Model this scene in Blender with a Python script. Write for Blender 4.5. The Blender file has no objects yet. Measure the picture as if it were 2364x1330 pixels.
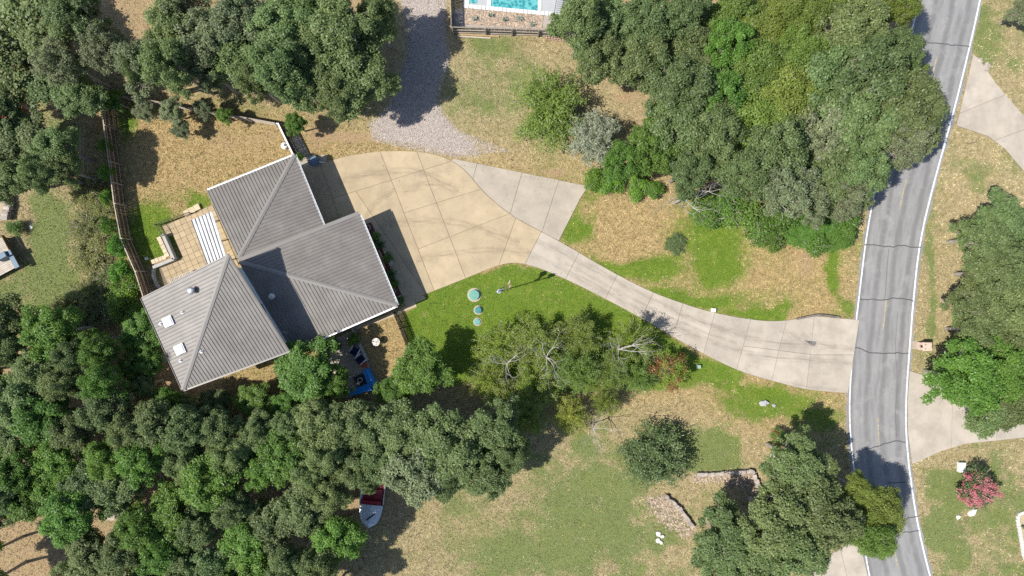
import bpy, bmesh, math, random
import numpy as np
from mathutils import Vector, Matrix

# ------------------------------------------------------------------ camera, sky, sun, exposure
SC = bpy.context.scene
COL = SC.collection
S = 0.042                       # metres per photo pixel at ground level
W, HT = 2364.0, 1330.0
CX, CY = W / 2, HT / 2
CAMH = W * S / 2 / math.tan(math.atan(18 / 24.0))     # drone, 24 mm equivalent lens, looking straight down
cam_d = bpy.data.cameras.new('camera'); cam_d.lens = 24; cam_d.sensor_width = 36
cam_d.clip_start = 1; cam_d.clip_end = 3000
cam = bpy.data.objects.new('camera', cam_d); cam.location = (0, 0, CAMH); COL.objects.link(cam); SC.camera = cam

SUN_EL = math.radians(55); SH_AZ = math.radians(15.5)  # direction in which shadows fall, from +x
world = bpy.data.worlds.new('World'); SC.world = world; world.use_nodes = True
wn = world.node_tree.nodes; wl = world.node_tree.links
sky = wn.new('ShaderNodeTexSky'); sky.sky_type = 'NISHITA'; sky.sun_disc = False
sky.sun_elevation = SUN_EL
sdir = Vector((-math.cos(SH_AZ) * math.cos(SUN_EL), -math.sin(SH_AZ) * math.cos(SUN_EL), math.sin(SUN_EL)))
sky.sun_rotation = math.atan2(sdir.x, sdir.y)
sky.air_density = 1.0; sky.dust_density = 0.8
wl.new(sky.outputs[0], wn['Background'].inputs[0]); wn['Background'].inputs[1].default_value = 0.11
sun_d = bpy.data.lights.new('sun', 'SUN'); sun_d.energy = 4.6; sun_d.angle = math.radians(0.5); sun_d.color = (1.0, 0.95, 0.86)
sun = bpy.data.objects.new('sun', sun_d); COL.objects.link(sun)
sun.rotation_euler = (-sdir).to_track_quat('-Z', 'Y').to_euler(); sun.location = sdir * 100
SC.view_settings.view_transform = 'Standard'; SC.view_settings.look = 'None'
SC.view_settings.exposure = 0.55; SC.view_settings.gamma = 1
SC.render.engine = 'CYCLES'
SC.cycles.max_bounces = 6; SC.cycles.diffuse_bounces = 3; SC.cycles.transparent_max_bounces = 4
SC.cycles.use_denoising = False

rng = np.random.default_rng(7)
random.seed(7)

# ------------------------------------------------------------------ helpers
def P(px, py, h=0.0):
    """photo pixel -> world point at height h"""
    f = (CAMH - h) / CAMH
    return Vector(((px - CX) * S * f, -(py - CY) * S * f, h))
def P2(px, py): return ((px - CX) * S, -(py - CY) * S)

def link(o, parent=None):
    COL.objects.link(o)
    if parent is not None: o.parent = parent
    return o
def tag(o, label=None, cat=None, group=None, kind=None):
    if label: o['label'] = label
    if cat: o['category'] = cat
    if group: o['group'] = group
    if kind: o['kind'] = kind
    return o
def empty(name, loc, rz=0.0, label=None, cat=None, group=None):
    o = bpy.data.objects.new(name, None); o.location = loc; o.rotation_euler = (0, 0, rz)
    o.empty_display_size = 0.3
    link(o); tag(o, label, cat, group)
    return o
def obj(name, me, m=None, parent=None, loc=None, rz=None):
    if m is not None and len(me.materials) == 0: me.materials.append(M[m] if isinstance(m, str) else m)
    o = bpy.data.objects.new(name, me)
    if loc is not None: o.location = loc
    if rz is not None: o.rotation_euler = (0, 0, rz)
    return link(o, parent)
def struct(name, me, m, parent=None):
    o = obj(name, me, m, parent)
    if parent is None: o['kind'] = 'structure'
    return o

class MB:
    """collects shapes into one mesh"""
    def __init__(s): s.v = []; s.f = []; s.mi = []
    def add(s, v, f, mi=0):
        n = len(s.v); s.v += [tuple(p) for p in v]; s.f += [tuple(i + n for i in q) for q in f]; s.mi += [mi] * len(f); return s
    def box(s, c, size, rz=0.0, mi=0, taper=1.0):
        x, y, z = size[0] / 2, size[1] / 2, size[2] / 2
        co, si = math.cos(rz), math.sin(rz); v = []
        for dz, t in ((-z, 1.0), (z, taper)):
            for dx, dy in ((-x, -y), (x, -y), (x, y), (-x, y)):
                dx *= t; dy *= t
                v.append((c[0] + dx * co - dy * si, c[1] + dx * si + dy * co, c[2] + dz))
        return s.add(v, [(3, 2, 1, 0), (4, 5, 6, 7), (0, 1, 5, 4), (1, 2, 6, 5), (2, 3, 7, 6), (3, 0, 4, 7)], mi)
    def bar(s, a, b, w, h, mi=0):
        a = Vector(a); b = Vector(b); d = (b - a).normalized()
        side = d.cross(Vector((0, 0, 1)))
        if side.length < 1e-3: side = Vector((1, 0, 0))
        side.normalize(); up = side.cross(d).normalized()
        v = []
        for p in (a, b):
            for i, j in ((-1, -1), (1, -1), (1, 1), (-1, 1)): v.append(p + side * (w / 2 * i) + up * (h / 2 * j))
        return s.add(v, [(0, 1, 2, 3), (7, 6, 5, 4), (0, 4, 5, 1), (1, 5, 6, 2), (2, 6, 7, 3), (3, 7, 4, 0)], mi)
    def tube(s, pts, radii, n=6, mi=0, cap=True):
        pts = [Vector(p) for p in pts]; rings = []
        v = []; f = []
        for i, p in enumerate(pts):
            d = (pts[min(i + 1, len(pts) - 1)] - pts[max(i - 1, 0)]).normalized()
            a = d.cross(Vector((0.31, 0.95, 0.05)))
            if a.length < 1e-3: a = d.cross(Vector((1, 0, 0)))
            a.normalize(); b = d.cross(a)
            for k in range(n):
                t = 2 * math.pi * k / n; v.append(p + (a * math.cos(t) + b * math.sin(t)) * radii[i])
        for i in range(len(pts) - 1):
            for k in range(n):
                f.append((i * n + k, i * n + (k + 1) % n, (i + 1) * n + (k + 1) % n, (i + 1) * n + k))
        if cap:
            f.append(tuple(range(n - 1, -1, -1))); f.append(tuple(range((len(pts) - 1) * n, len(pts) * n)))
        return s.add(v, f, mi)
    def lathe(s, prof, c=(0, 0, 0), n=20, mi=0):
        v = []; f = []
        for r, z in prof:
            for k in range(n):
                t = 2 * math.pi * k / n; v.append((c[0] + r * math.cos(t), c[1] + r * math.sin(t), c[2] + z))
        for i in range(len(prof) - 1):
            for k in range(n): f.append((i * n + k, i * n + (k + 1) % n, (i + 1) * n + (k + 1) % n, (i + 1) * n + k))
        f.append(tuple(range(n - 1, -1, -1))); f.append(tuple(range((len(prof) - 1) * n, len(prof) * n)))
        return s.add(v, f, mi)
    def prism(s, poly, z0, z1, mi=0):
        n = len(poly)
        ar = sum(poly[i][0] * poly[(i + 1) % n][1] - poly[(i + 1) % n][0] * poly[i][1] for i in range(n))
        if ar < 0: poly = poly[::-1]
        v = [(p[0], p[1], z0) for p in poly] + [(p[0], p[1], z1) for p in poly]
        f = [tuple(range(n - 1, -1, -1)), tuple(range(n, 2 * n))] + [(i, (i + 1) % n, n + (i + 1) % n, n + i) for i in range(n)]
        return s.add(v, f, mi)
    def mesh(s, name='m', smooth=False):
        me = bpy.data.meshes.new(name); me.from_pydata(s.v, [], s.f)
        if any(s.mi): me.polygons.foreach_set('material_index', s.mi)
        if smooth: me.polygons.foreach_set('use_smooth', [True] * len(me.polygons))
        me.validate(); me.update(); return me
    def build(s, name, m, parent=None, loc=None, rz=None, smooth=False): return obj(name, s.mesh(name, smooth), m, parent, loc, rz)

def np_mesh(name, v, f, attrs=None, cols=None):
    """v (n,3), f (m,k) equal-sized faces; attrs {name:(m,) face floats}; cols (m,3) face colours"""
    me = bpy.data.meshes.new(name); m, k = f.shape
    me.vertices.add(len(v)); me.vertices.foreach_set('co', np.ascontiguousarray(v, dtype=np.float32).ravel())
    me.loops.add(m * k); me.loops.foreach_set('vertex_index', np.ascontiguousarray(f, dtype=np.int32).ravel())
    me.polygons.add(m); me.polygons.foreach_set('loop_start', np.arange(0, m * k, k, dtype=np.int32))
    if attrs:
        for an, av in attrs.items():
            a = me.attributes.new(an, 'FLOAT', 'FACE'); a.data.foreach_set('value', np.ascontiguousarray(av, dtype=np.float32))
    if cols is not None:
        a = me.attributes.new('Col', 'FLOAT_COLOR', 'FACE')
        c = np.ones((m, 4), dtype=np.float32); c[:, :3] = cols; a.data.foreach_set('color', c.ravel())
    me.update(); me.validate(); return me

def inpoly(x, y, poly):
    r = np.zeros(np.shape(x), dtype=bool); n = len(poly); j = n - 1
    for i in range(n):
        xi, yi = poly[i]; xj, yj = poly[j]
        c = ((yi > y) != (yj > y)) & (x < (xj - xi) * (y - yi) / ((yj - yi) if yj != yi else 1e-9) + xi)
        r ^= c; j = i
    return r
_lat = rng.random((256, 256))
def vnoise(x, y, sc, seed=0, octv=3):
    t = np.zeros(np.shape(x)); amp = 1.0; tot = 0
    for o in range(octv):
        xx = x * sc + seed * 17.3 + o * 31.7; yy = y * sc + seed * 9.1 + o * 11.9
        xi = np.floor(xx).astype(int); yi = np.floor(yy).astype(int); fx = xx - xi; fy = yy - yi
        fx = fx * fx * (3 - 2 * fx); fy = fy * fy * (3 - 2 * fy)
        a = _lat[xi % 256, yi % 256]; b = _lat[(xi + 1) % 256, yi % 256]; c = _lat[xi % 256, (yi + 1) % 256]; d = _lat[(xi + 1) % 256, (yi + 1) % 256]
        t += amp * ((a * (1 - fx) + b * fx) * (1 - fy) + (c * (1 - fx) + d * fx) * fy); tot += amp; amp *= 0.5; sc *= 2.03
    return t / tot
def smooth_poly(pts, it=2):
    for _ in range(it):
        q = []
        for i in range(len(pts) - 1):
            a, b = pts[i], pts[i + 1]
            q += [(a[0] * .75 + b[0] * .25, a[1] * .75 + b[1] * .25), (a[0] * .25 + b[0] * .75, a[1] * .25 + b[1] * .75)]
        pts = [pts[0]] + q + [pts[-1]]
    return pts

# ------------------------------------------------------------------ materials
M = {}
def nodemat(name):
    m = bpy.data.materials.new(name); m.use_nodes = True; M[name] = m
    return m, m.node_tree.nodes, m.node_tree.links, m.node_tree.nodes['Principled BSDF']
def N(nodes, typ, **kw):
    n = nodes.new(typ)
    for k, v in kw.items(): setattr(n, k, v)
    return n
def mixc(nodes, links, fac, a, b, blend='MIX'):
    n = nodes.new('ShaderNodeMix'); n.data_type = 'RGBA'; n.blend_type = blend
    for sock, val in ((0, fac), (6, a), (7, b)):
        if hasattr(val, 'is_output'): links.new(val, n.inputs[sock])
        elif sock == 0: n.inputs[0].default_value = val
        else: n.inputs[sock].default_value = (*val, 1)
    return n.outputs[2]
def ramp(nodes, links, fac, p0, p1, c0=(0, 0, 0), c1=(1, 1, 1)):
    n = nodes.new('ShaderNodeValToRGB'); e = n.color_ramp.elements
    e[0].position = p0; e[1].position = p1; e[0].color = (*c0, 1); e[1].color = (*c1, 1)
    links.new(fac, n.inputs[0]); return n.outputs[0]
def noise(nodes, links, vec, scale, detail=5, rough=.6):
    n = nodes.new('ShaderNodeTexNoise'); n.inputs['Scale'].default_value = scale; n.inputs['Detail'].default_value = detail
    n.inputs['Roughness'].default_value = rough
    if vec is not None: links.new(vec, n.inputs['Vector'])
    return n.outputs[0]
def mat(name, base, rough=.8, var=.18, scale=2.0, spec=.25, metal=0.0, bump=0.0, bscale=25, orand=0.0, col2=None, c2p=(.5, .7), c2s=.6, island=0.0, objspace=False):
    m, n, l, b = nodemat(name)
    g = N(n, 'ShaderNodeNewGeometry') if not objspace else N(n, 'ShaderNodeTexCoord')
    vec = g.outputs['Position'] if not objspace else g.outputs['Object']
    nz = noise(n, l, vec, scale)
    c = mixc(n, l, ramp(n, l, nz, .3, .7), tuple(x * (1 - var) for x in base), tuple(min(1, x * (1 + var)) for x in base))
    if col2: c = mixc(n, l, ramp(n, l, noise(n, l, vec, c2s, 6, .65), *c2p), c, col2)
    if orand or island:
        if orand: r = N(n, 'ShaderNodeObjectInfo').outputs['Random']; amt = orand
        else: r = N(n, 'ShaderNodeNewGeometry').outputs['Random Per Island']; amt = island
        hs = N(n, 'ShaderNodeHueSaturation'); mr = N(n, 'ShaderNodeMapRange')
        mr.inputs['To Min'].default_value = 1 - amt; mr.inputs['To Max'].default_value = 1 + amt
        l.new(r, mr.inputs[0]); l.new(mr.outputs[0], hs.inputs['Value']); l.new(c, hs.inputs['Color']); c = hs.outputs[0]
    l.new(c, b.inputs['Base Color']); b.inputs['Roughness'].default_value = rough
    b.inputs['Specular IOR Level'].default_value = spec; b.inputs['Metallic'].default_value = metal
    if bump:
        bn = N(n, 'ShaderNodeBump'); bn.inputs['Strength'].default_value = bump; bn.inputs['Distance'].default_value = .03
        l.new(noise(n, l, vec, bscale, 6), bn.inputs['Height']); l.new(bn.outputs[0], b.inputs['Normal'])
    return m
def leafmat(name, c_dark, c_light, trans=.4, hue=.02, val=.18, rough=.45, spec=.35):
    m, n, l, b = nodemat(name)
    a = N(n, 'ShaderNodeAttribute', attribute_name='rnd')
    c = mixc(n, l, a.outputs['Fac'], c_dark, c_light)
    hs = N(n, 'ShaderNodeHueSaturation'); oi = N(n, 'ShaderNodeObjectInfo')
    m1 = N(n, 'ShaderNodeMapRange'); m1.inputs['To Min'].default_value = .5 - hue; m1.inputs['To Max'].default_value = .5 + hue
    m2 = N(n, 'ShaderNodeMapRange'); m2.inputs['To Min'].default_value = 1 - val; m2.inputs['To Max'].default_value = 1 + val
    wnz = N(n, 'ShaderNodeTexWhiteNoise', noise_dimensions='1D'); l.new(oi.outputs['Random'], wnz.inputs['W'])
    l.new(oi.outputs['Random'], m1.inputs[0]); l.new(wnz.outputs['Value'], m2.inputs[0])
    l.new(m1.outputs[0], hs.inputs['Hue']); l.new(m2.outputs[0], hs.inputs['Value']); l.new(c, hs.inputs['Color'])
    l.new(hs.outputs[0], b.inputs['Base Color']); b.inputs['Roughness'].default_value = rough; b.inputs['Specular IOR Level'].default_value = spec
    t = N(n, 'ShaderNodeBsdfTranslucent'); tc = mixc(n, l, 1.0, hs.outputs[0], (1.2, 1.3, .6), 'MULTIPLY'); l.new(tc, t.inputs[0])
    mx = N(n, 'ShaderNodeMixShader'); mx.inputs[0].default_value = trans
    l.new(b.outputs[0], mx.inputs[1]); l.new(t.outputs[0], mx.inputs[2]); l.new(mx.outputs[0], n['Material Output'].inputs[0])
    return m

mat('concrete_tan', (.385, .31, .205), .9, .13, .5, .2, bump=.15, bscale=30, orand=.06, col2=(.29, .24, .165), c2p=(.5, .82), c2s=.7)
mat('concrete_pale', (.355, .31, .25), .9, .13, .6, .2, bump=.15, bscale=30, orand=.05, col2=(.28, .25, .205), c2p=(.5, .74), c2s=.38)
mat('concrete_white', (.385, .34, .285), .9, .15, .6, .2, bump=.15, bscale=30, orand=.05, col2=(.29, .26, .22), c2p=(.5, .76), c2s=.4)
mat('joint', (.16, .13, .10), .95, .2, 4)
mat('paver', (.37, .29, .185), .9, .1, 1.5, .2, bump=.2, orand=.10)
mat('capstone', (.52, .43, .30), .9, .12, 2, bump=.3, orand=.12)
mat('wall_grey', (.36, .36, .34), .9, .12, 2, bump=.2)
mat('stucco', (.70, .70, .70), .9, .06, 1.5, bump=.1)
mat('roof_metal', (.185, .170, .155), .45, .14, .8, .4, bump=0, col2=(.145, .132, .12), c2p=(.42, .72), c2s=.5)
mat('roof_trim', (.21, .195, .18), .45, .05, .5, .45)
mat('silver_metal', (.44, .45, .46), .5, .2, 1.2, .4, metal=.15)
mat('galv', (.6, .62, .64), .35, .1, 6, .5, metal=.7)
mat('white_paint', (.8, .8, .8), .5, .04, 3)
mat('dark_metal', (.03, .03, .032), .5, .1, 3)
mat('pane', (.04, .05, .07), .08, .05, 1, .6)
mat('skylight_dome', (.82, .82, .86), .25, .04, 3, .5)
mat('fence_brown', (.15, .095, .055), .9, .25, 1.3, bump=.3, orand=.22)
mat('fence_rail', (.40, .34, .27), .9, .2, 3, orand=.1)
mat('fence_grey', (.15, .135, .12), .9, .2, 2, orand=.2)
mat('fence_dark', (.05, .042, .04), .85, .2, 3, orand=.2)
mat('asphalt_line_white', (.66, .68, .69), .8, .15, 2, col2=(.34, .34, .35), c2p=(.5, .68), c2s=3.5)
mat('asphalt_line_yellow', (.44, .36, .18), .8, .15, 2, col2=(.24, .23, .21), c2p=(.42, .6), c2s=4)
mat('tar', (.085, .085, .088), .6, .2, 3)
mat('mulch_red', (.12, .05, .035), .95, .45, 12, bump=.8, bscale=20)
mat('dirt', (.30, .20, .11), .95, .3, 2, bump=.5)
mat('rock', (.34, .295, .255), .9, .3, 4, bump=.5, orand=.2, island=0)
mat('rock_white', (.62, .60, .56), .9, .2, 4, bump=.4, orand=.1)
mat('rock_grey', (.36, .36, .36), .9, .25, 4, bump=.4, orand=.1)
mat('gravel_stone', (.42, .37, .34), .95, .2, 3, island=.5)
mat('gravel_warm', (.34, .27, .21), .95, .2, 3, island=.5)
mat('bark', (.30, .27, .235), .95, .3, 4, bump=.4, bscale=12)
mat('bark_dark', (.13, .105, .085), .95, .3, 4, bump=.4, bscale=12)
mat('dead_wood', (.36, .335, .31), .9, .2, 4)
mat('blue_cover', (.015, .23, .62), .5, .15, 2.5, .4, bump=.4, bscale=4)
mat('navy_cushion', (.012, .016, .05), .8, .15, 4)
mat('aluminium', (.6, .6, .6), .4, .05, 4, .5, metal=.5)
mat('teal_lid', (.13, .31, .25), .6, .12, 6)
mat('teal_lid_dark', (.06, .21, .20), .7, .25, 9)
mat('teal_lid_worn', (.14, .33, .30), .7, .45, 14)
mat('utility_green', (.25, .36, .28), .6, .1, 4)
mat('utility_pale', (.62, .64, .58), .6, .08, 4)
mat('terracotta', (.42, .16, .08), .85, .15, 4)
mat('ceramic_white', (.62, .62, .62), .4, .06, 4)
mat('flag_red', (.45, .03, .05), .8, .05, 5)
mat('flag_white', (.75, .75, .76), .8, .03, 5)
mat('flag_blue', (.02, .03, .16), .8, .05, 5)
mat('boat_silver', (.55, .60, .65), .35, .1, 4, .5, metal=.2, col2=(.75, .78, .8), c2p=(.55, .6), c2s=2.2)
mat('boat_red', (.26, .02, .03), .4, .2, 3, .4)
mat('tarp_red', (.50, .035, .035), .55, .15, 3, bump=.4, bscale=4)
mat('deck_wood', (.42, .37, .31), .85, .15, 2, orand=.12)
mat('deck_grey', (.36, .37, .38), .9, .05, 1)
mat('coping', (.68, .68, .66), .8, .05, 3, orand=.05)
mat('block_pink', (.50, .34, .27), .9, .12, 6)
mat('brick_pale', (.52, .40, .33), .9, .2, 6, bump=.4)
mat('tub_blue', (.10, .16, .22), .5, .1, 4)
mat('rubber', (.02, .02, .02), .8, .1, 5)
mat('agave', (.23, .29, .24), .7, .15, 5)
mat('palm_green', (.05, .11, .035), .6, .2, 5, orand=.15)
mat('wood_tan', (.38, .26, .14), .85, .2, 4)

# leaves: colours of the kinds
leafmat('leaf_oak', (.095, .140, .048), (.240, .305, .120))
leafmat('leaf_oak_bright', (.070, .145, .024), (.180, .315, .055), hue=.012)
leafmat('leaf_oak_grey', (.130, .160, .085), (.290, .335, .185), hue=.012)
leafmat('leaf_elm', (.110, .165, .026), (.235, .315, .068), trans=.35)
leafmat('leaf_olive', (.150, .195, .024), (.340, .385, .060), trans=.42)
leafmat('leaf_cedar', (.050, .090, .032), (.145, .200, .070), trans=.15, hue=.01)
leafmat('leaf_silver', (.15, .18, .11), (.42, .45, .33), trans=.25, hue=.01)
leafmat('leaf_shrub', (.055, .135, .014), (.160, .310, .032), trans=.3)
leafmat('leaf_brush', (.13, .16, .04), (.30, .31, .11), trans=.35)
leafmat('leaf_rust', (.16, .05, .025), (.42, .16, .09), trans=.3)
leafmat('flower_pink', (.34, .09, .11), (.55, .24, .26), trans=.25, hue=.01)
leafmat('flower_orange', (.5, .05, .01), (.75, .2, .03), trans=.25)
leafmat('flower_white', (.5, .48, .4), (.75, .73, .66), trans=.2)

# ground: mown and dry grass, bare earth, gravel; the zone attribute says which grows where, its alpha where no pale veil is painted
m, n, l, b = nodemat('ground')
geo = N(n, 'ShaderNodeNewGeometry'); pos = geo.outputs['Position']
za = N(n, 'ShaderNodeAttribute', attribute_name='zone'); sp = N(n, 'ShaderNodeSeparateColor'); l.new(za.outputs['Color'], sp.inputs[0])
nf = noise(n, l, pos, 5.5, 6, .7); nm = noise(n, l, pos, .9, 5, .65); nb = noise(n, l, pos, 14, 4, .7); nt = noise(n, l, pos, 2.6, 6, .75)
def madd(a, k, c):
    x = N(n, 'ShaderNodeMath', operation='MULTIPLY_ADD'); l.new(a, x.inputs[0]); x.inputs[1].default_value = k
    if hasattr(c, 'is_output'): l.new(c, x.inputs[2])
    else: x.inputs[2].default_value = c
    return x.outputs[0]
def sharp(v, lo, hi):
    x = N(n, 'ShaderNodeMapRange', interpolation_type='SMOOTHSTEP'); l.new(v, x.inputs[0]); x.inputs[1].default_value = lo; x.inputs[2].default_value = hi
    return x.outputs[0]
gfac = sharp(madd(nf, .7, madd(nm, .8, madd(sp.outputs[0], 1.0, -.75))), .28, .72)
dfac = sharp(madd(nf, .5, madd(nm, .5, madd(sp.outputs[1], 1.0, -.5))), .3, .75)
vfac = sharp(madd(nf, .3, madd(nm, .3, madd(sp.outputs[2], 1.0, -.3))), .35, .65)
dry = mixc(n, l, ramp(n, l, nb, .3, .7), (.26, .205, .105), (.50, .41, .25))
dry = mixc(n, l, ramp(n, l, nm, .42, .68), dry, (.42, .33, .19))
grn = mixc(n, l, ramp(n, l, nb, .3, .7), (.055, .105, .012), (.155, .235, .030))
grn = mixc(n, l, ramp(n, l, nm, .5, .75), grn, (.18, .22, .040))
pale = mixc(n, l, ramp(n, l, nb, .3, .7), (.085, .115, .035), (.215, .245, .095)); grn = mixc(n, l, za.outputs['Alpha'], pale, grn)  # pale veil painted into the green grass colour outside the lot
dry = mixc(n, l, ramp(n, l, nt, .38, .62), (.22, .18, .095), dry)
dry = mixc(n, l, za.outputs['Alpha'], dry, mixc(n, l, 1.0, dry, (1.05, .96, .82), 'MULTIPLY'))
drt = mixc(n, l, ramp(n, l, nf, .3, .7), (.21, .145, .085), (.40, .285, .165))
grv = mixc(n, l, ramp(n, l, nb, .35, .65), (.27, .23, .205), (.46, .41, .37))
c = mixc(n, l, gfac, dry, grn); c = mixc(n, l, dfac, c, drt); c = mixc(n, l, vfac, c, grv)
l.new(c, b.inputs['Base Color']); b.inputs['Roughness'].default_value = .95; b.inputs['Specular IOR Level'].default_value = .1
bn = N(n, 'ShaderNodeBump'); bn.inputs['Strength'].default_value = .7; bn.inputs['Distance'].default_value = .08
l.new(nb, bn.inputs['Height']); l.new(bn.outputs[0], b.inputs['Normal'])

m, n, l, b = nodemat('grass_blade')
a = N(n, 'ShaderNodeAttribute', attribute_name='Col'); l.new(a.outputs['Color'], b.inputs['Base Color'])
b.inputs['Roughness'].default_value = .8; b.inputs['Specular IOR Level'].default_value = .15

# asphalt: worn wheel tracks across the lane (uv x runs across the road)
m, n, l, b = nodemat('asphalt')
uv = N(n, 'ShaderNodeUVMap'); sx = N(n, 'ShaderNodeSeparateXYZ'); l.new(uv.outputs[0], sx.inputs[0])
geo = N(n, 'ShaderNodeNewGeometry'); pos = geo.outputs['Position']
mp = N(n, 'ShaderNodeMapping'); mp.inputs['Scale'].default_value = (4.0, .10, 1); l.new(uv.outputs[0], mp.inputs[0])
streak = noise(n, l, mp.outputs[0], 3.0, 6, .65)
fine = noise(n, l, pos, 22, 4, .7); med = noise(n, l, pos, .7, 6, .6)
c = mixc(n, l, ramp(n, l, fine, .3, .7), (.20, .197, .195), (.285, .282, .282))
c = mixc(n, l, ramp(n, l, streak, .45, .85), c, (.14, .138, .14))
lane = N(n, 'ShaderNodeMath', operation='SINE'); lm = N(n, 'ShaderNodeMath', operation='MULTIPLY'); lm.inputs[1].default_value = 25.1; l.new(sx.outputs[0], lm.inputs[0]); l.new(lm.outputs[0], lane.inputs[0])
lw = N(n, 'ShaderNodeMath', operation='MULTIPLY'); l.new(lane.outputs[0], lw.inputs[0]); l.new(med, lw.inputs[1])
c = mixc(n, l, ramp(n, l, lw.outputs[0], .05, .6), c, (.155, .152, .152))
c = mixc(n, l, ramp(n, l, med, .52, .8), c, (.30, .295, .285))
l.new(c, b.inputs['Base Color']); b.inputs['Roughness'].default_value = .85; b.inputs['Specular IOR Level'].default_value = .2
bn = N(n, 'ShaderNodeBump'); bn.inputs['Strength'].default_value = .2; bn.inputs['Distance'].default_value = .02; l.new(fine, bn.inputs['Height']); l.new(bn.outputs[0], b.inputs['Normal'])

# pool water
m, n, l, b = nodemat('pool_water')
geo = N(n, 'ShaderNodeNewGeometry')
vo = N(n, 'ShaderNodeTexVoronoi'); vo.inputs['Scale'].default_value = 3.2; l.new(geo.outputs['Position'], vo.inputs['Vector'])
c = mixc(n, l, ramp(n, l, vo.outputs['Distance'], .25, .75), (.02, .20, .23), (.13, .40, .40))
l.new(c, b.inputs['Base Color']); b.inputs['Roughness'].default_value = .06
bn = N(n, 'ShaderNodeBump'); bn.inputs['Strength'].default_value = .25; l.new(noise(n, l, geo.outputs['Position'], 5, 3), bn.inputs['Height']); l.new(bn.outputs[0], b.inputs['Normal'])

m, n, l, b = nodemat('tyre_wear')
uv = N(n, 'ShaderNodeUVMap'); sx = N(n, 'ShaderNodeSeparateXYZ'); l.new(uv.outputs[0], sx.inputs[0])
geo = N(n, 'ShaderNodeNewGeometry')
e1 = N(n, 'ShaderNodeMath', operation='PINGPONG'); l.new(sx.outputs[0], e1.inputs[0]); e1.inputs[1].default_value = .5
mp = N(n, 'ShaderNodeMapping'); mp.inputs['Scale'].default_value = (3.0, .35, 1); l.new(uv.outputs[0], mp.inputs[0])
msk = N(n, 'ShaderNodeMath', operation='MULTIPLY'); l.new(e1.outputs[0], msk.inputs[0]); l.new(ramp(n, l, noise(n, l, mp.outputs[0], 1.6, 7, .7), .4, .75), msk.inputs[1])
m2_ = N(n, 'ShaderNodeMath', operation='MULTIPLY', use_clamp=True); l.new(msk.outputs[0], m2_.inputs[0]); m2_.inputs[1].default_value = .75
b.inputs['Base Color'].default_value = (.14, .115, .095, 1); b.inputs['Roughness'].default_value = .9
tb = N(n, 'ShaderNodeBsdfTransparent'); mx = N(n, 'ShaderNodeMixShader'); l.new(m2_.outputs[0], mx.inputs[0]); l.new(tb.outputs[0], mx.inputs[1]); l.new(b.outputs[0], mx.inputs[2]); l.new(mx.outputs[0], n['Material Output'].inputs[0])

# ------------------------------------------------------------------ outlines (photo pixels at ground level)
APRON_TOP = smooth_poly([(690, 392), (757, 373), (800, 360), (870, 350), (930, 348), (985, 352), (1030, 364), (1060, 382), (1085, 405), (1110, 437), (1145, 470), (1190, 504), (1250, 535)], 2)
LAWN_CURVE = smooth_poly([(1212, 610), (1180, 606), (1140, 616), (1090, 637), (1030, 661), (978, 681)], 2)
APRON = APRON_TOP + LAWN_CURVE + [(934, 700), (858, 515), (800, 540), (745, 540)]
PADC = [p for p in APRON_TOP if p[0] > 1040]
PAD = [(1047, 366), (1075, 372), (1358, 430), (1340, 458), (1290, 556)] + PADC[::-1]
LANE_UP = smooth_poly([(1250, 535), (1290, 556), (1420, 632), (1500, 672), (1560, 695), (1640, 721), (1740, 739), (1800, 742), (1850, 734), (1882, 729), (1930, 734), (1983, 738)], 2)
LANE_LO = smooth_poly([(1957, 908), (1860, 900), (1800, 884), (1740, 868), (1690, 850), (1630, 820), (1570, 788), (1500, 746), (1420, 702), (1350, 666), (1300, 642), (1250, 621), (1212, 610)], 2)
LANE = LANE_UP + LANE_LO
ROAD_R = smooth_poly([(2306, -200), (2284, -100), (2264, 0), (2242, 100), (2203, 260), (2155, 430), (2124, 560), (2110, 690), (2100, 820), (2093, 920), (2093, 1000), (2099, 1070), (2111, 1160), (2126, 1240), (2148, 1330), (2180, 1440), (2210, 1540)], 2)
ROAD_L = smooth_poly([(2165, -200), (2142, -100), (2120, 0), (2100, 85), (2066, 240), (2024, 410), (2000, 530), (1984, 660), (1968, 800), (1959, 910), (1960, 990), (1966, 1055), (1976, 1130), (1990, 1235), (2004, 1330), (2034, 1440), (2064, 1540)], 2)
RDRIVE_A = [(2246, 126), (2262, 140), (2300, 195), (2364, 270), (2470, 400), (2470, 520), (2364, 398), (2320, 345), (2280, 315), (2206, 290), (2214, 262)]
RDRIVE_B = [(2099, 856), (2140, 868), (2200, 880), (2480, 900), (2480, 1000), (2364, 1010), (2300, 1017), (2230, 1024), (2170, 1042), (2130, 1061), (2105, 1071), (2095, 1000), (2094, 930)]
RDRIVE_C = [(1968, 1251), (1989, 1270), (2003, 1330), (2035, 1450), (1820, 1450), (1870, 1318), (1915, 1280)]
PATIO = [(374, 521), (492, 480), (545, 600), (548, 650), (384, 672), (367, 618), (420, 597), (398, 540), (382, 546)]
POOL_AREA = [(1046, -180), (1330, -180), (1318, 84), (1048, 76)]
UDIR = Vector((.917, .399, 0)).normalized(); VDIR = Vector((-UDIR.y, UDIR.x, 0))
HOUSE_FOOT = [(352, 690), (505, 620), (485, 450), (668, 375), (735, 530), (820, 505), (900, 700), (690, 800), (640, 805), (440, 885)]

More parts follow.
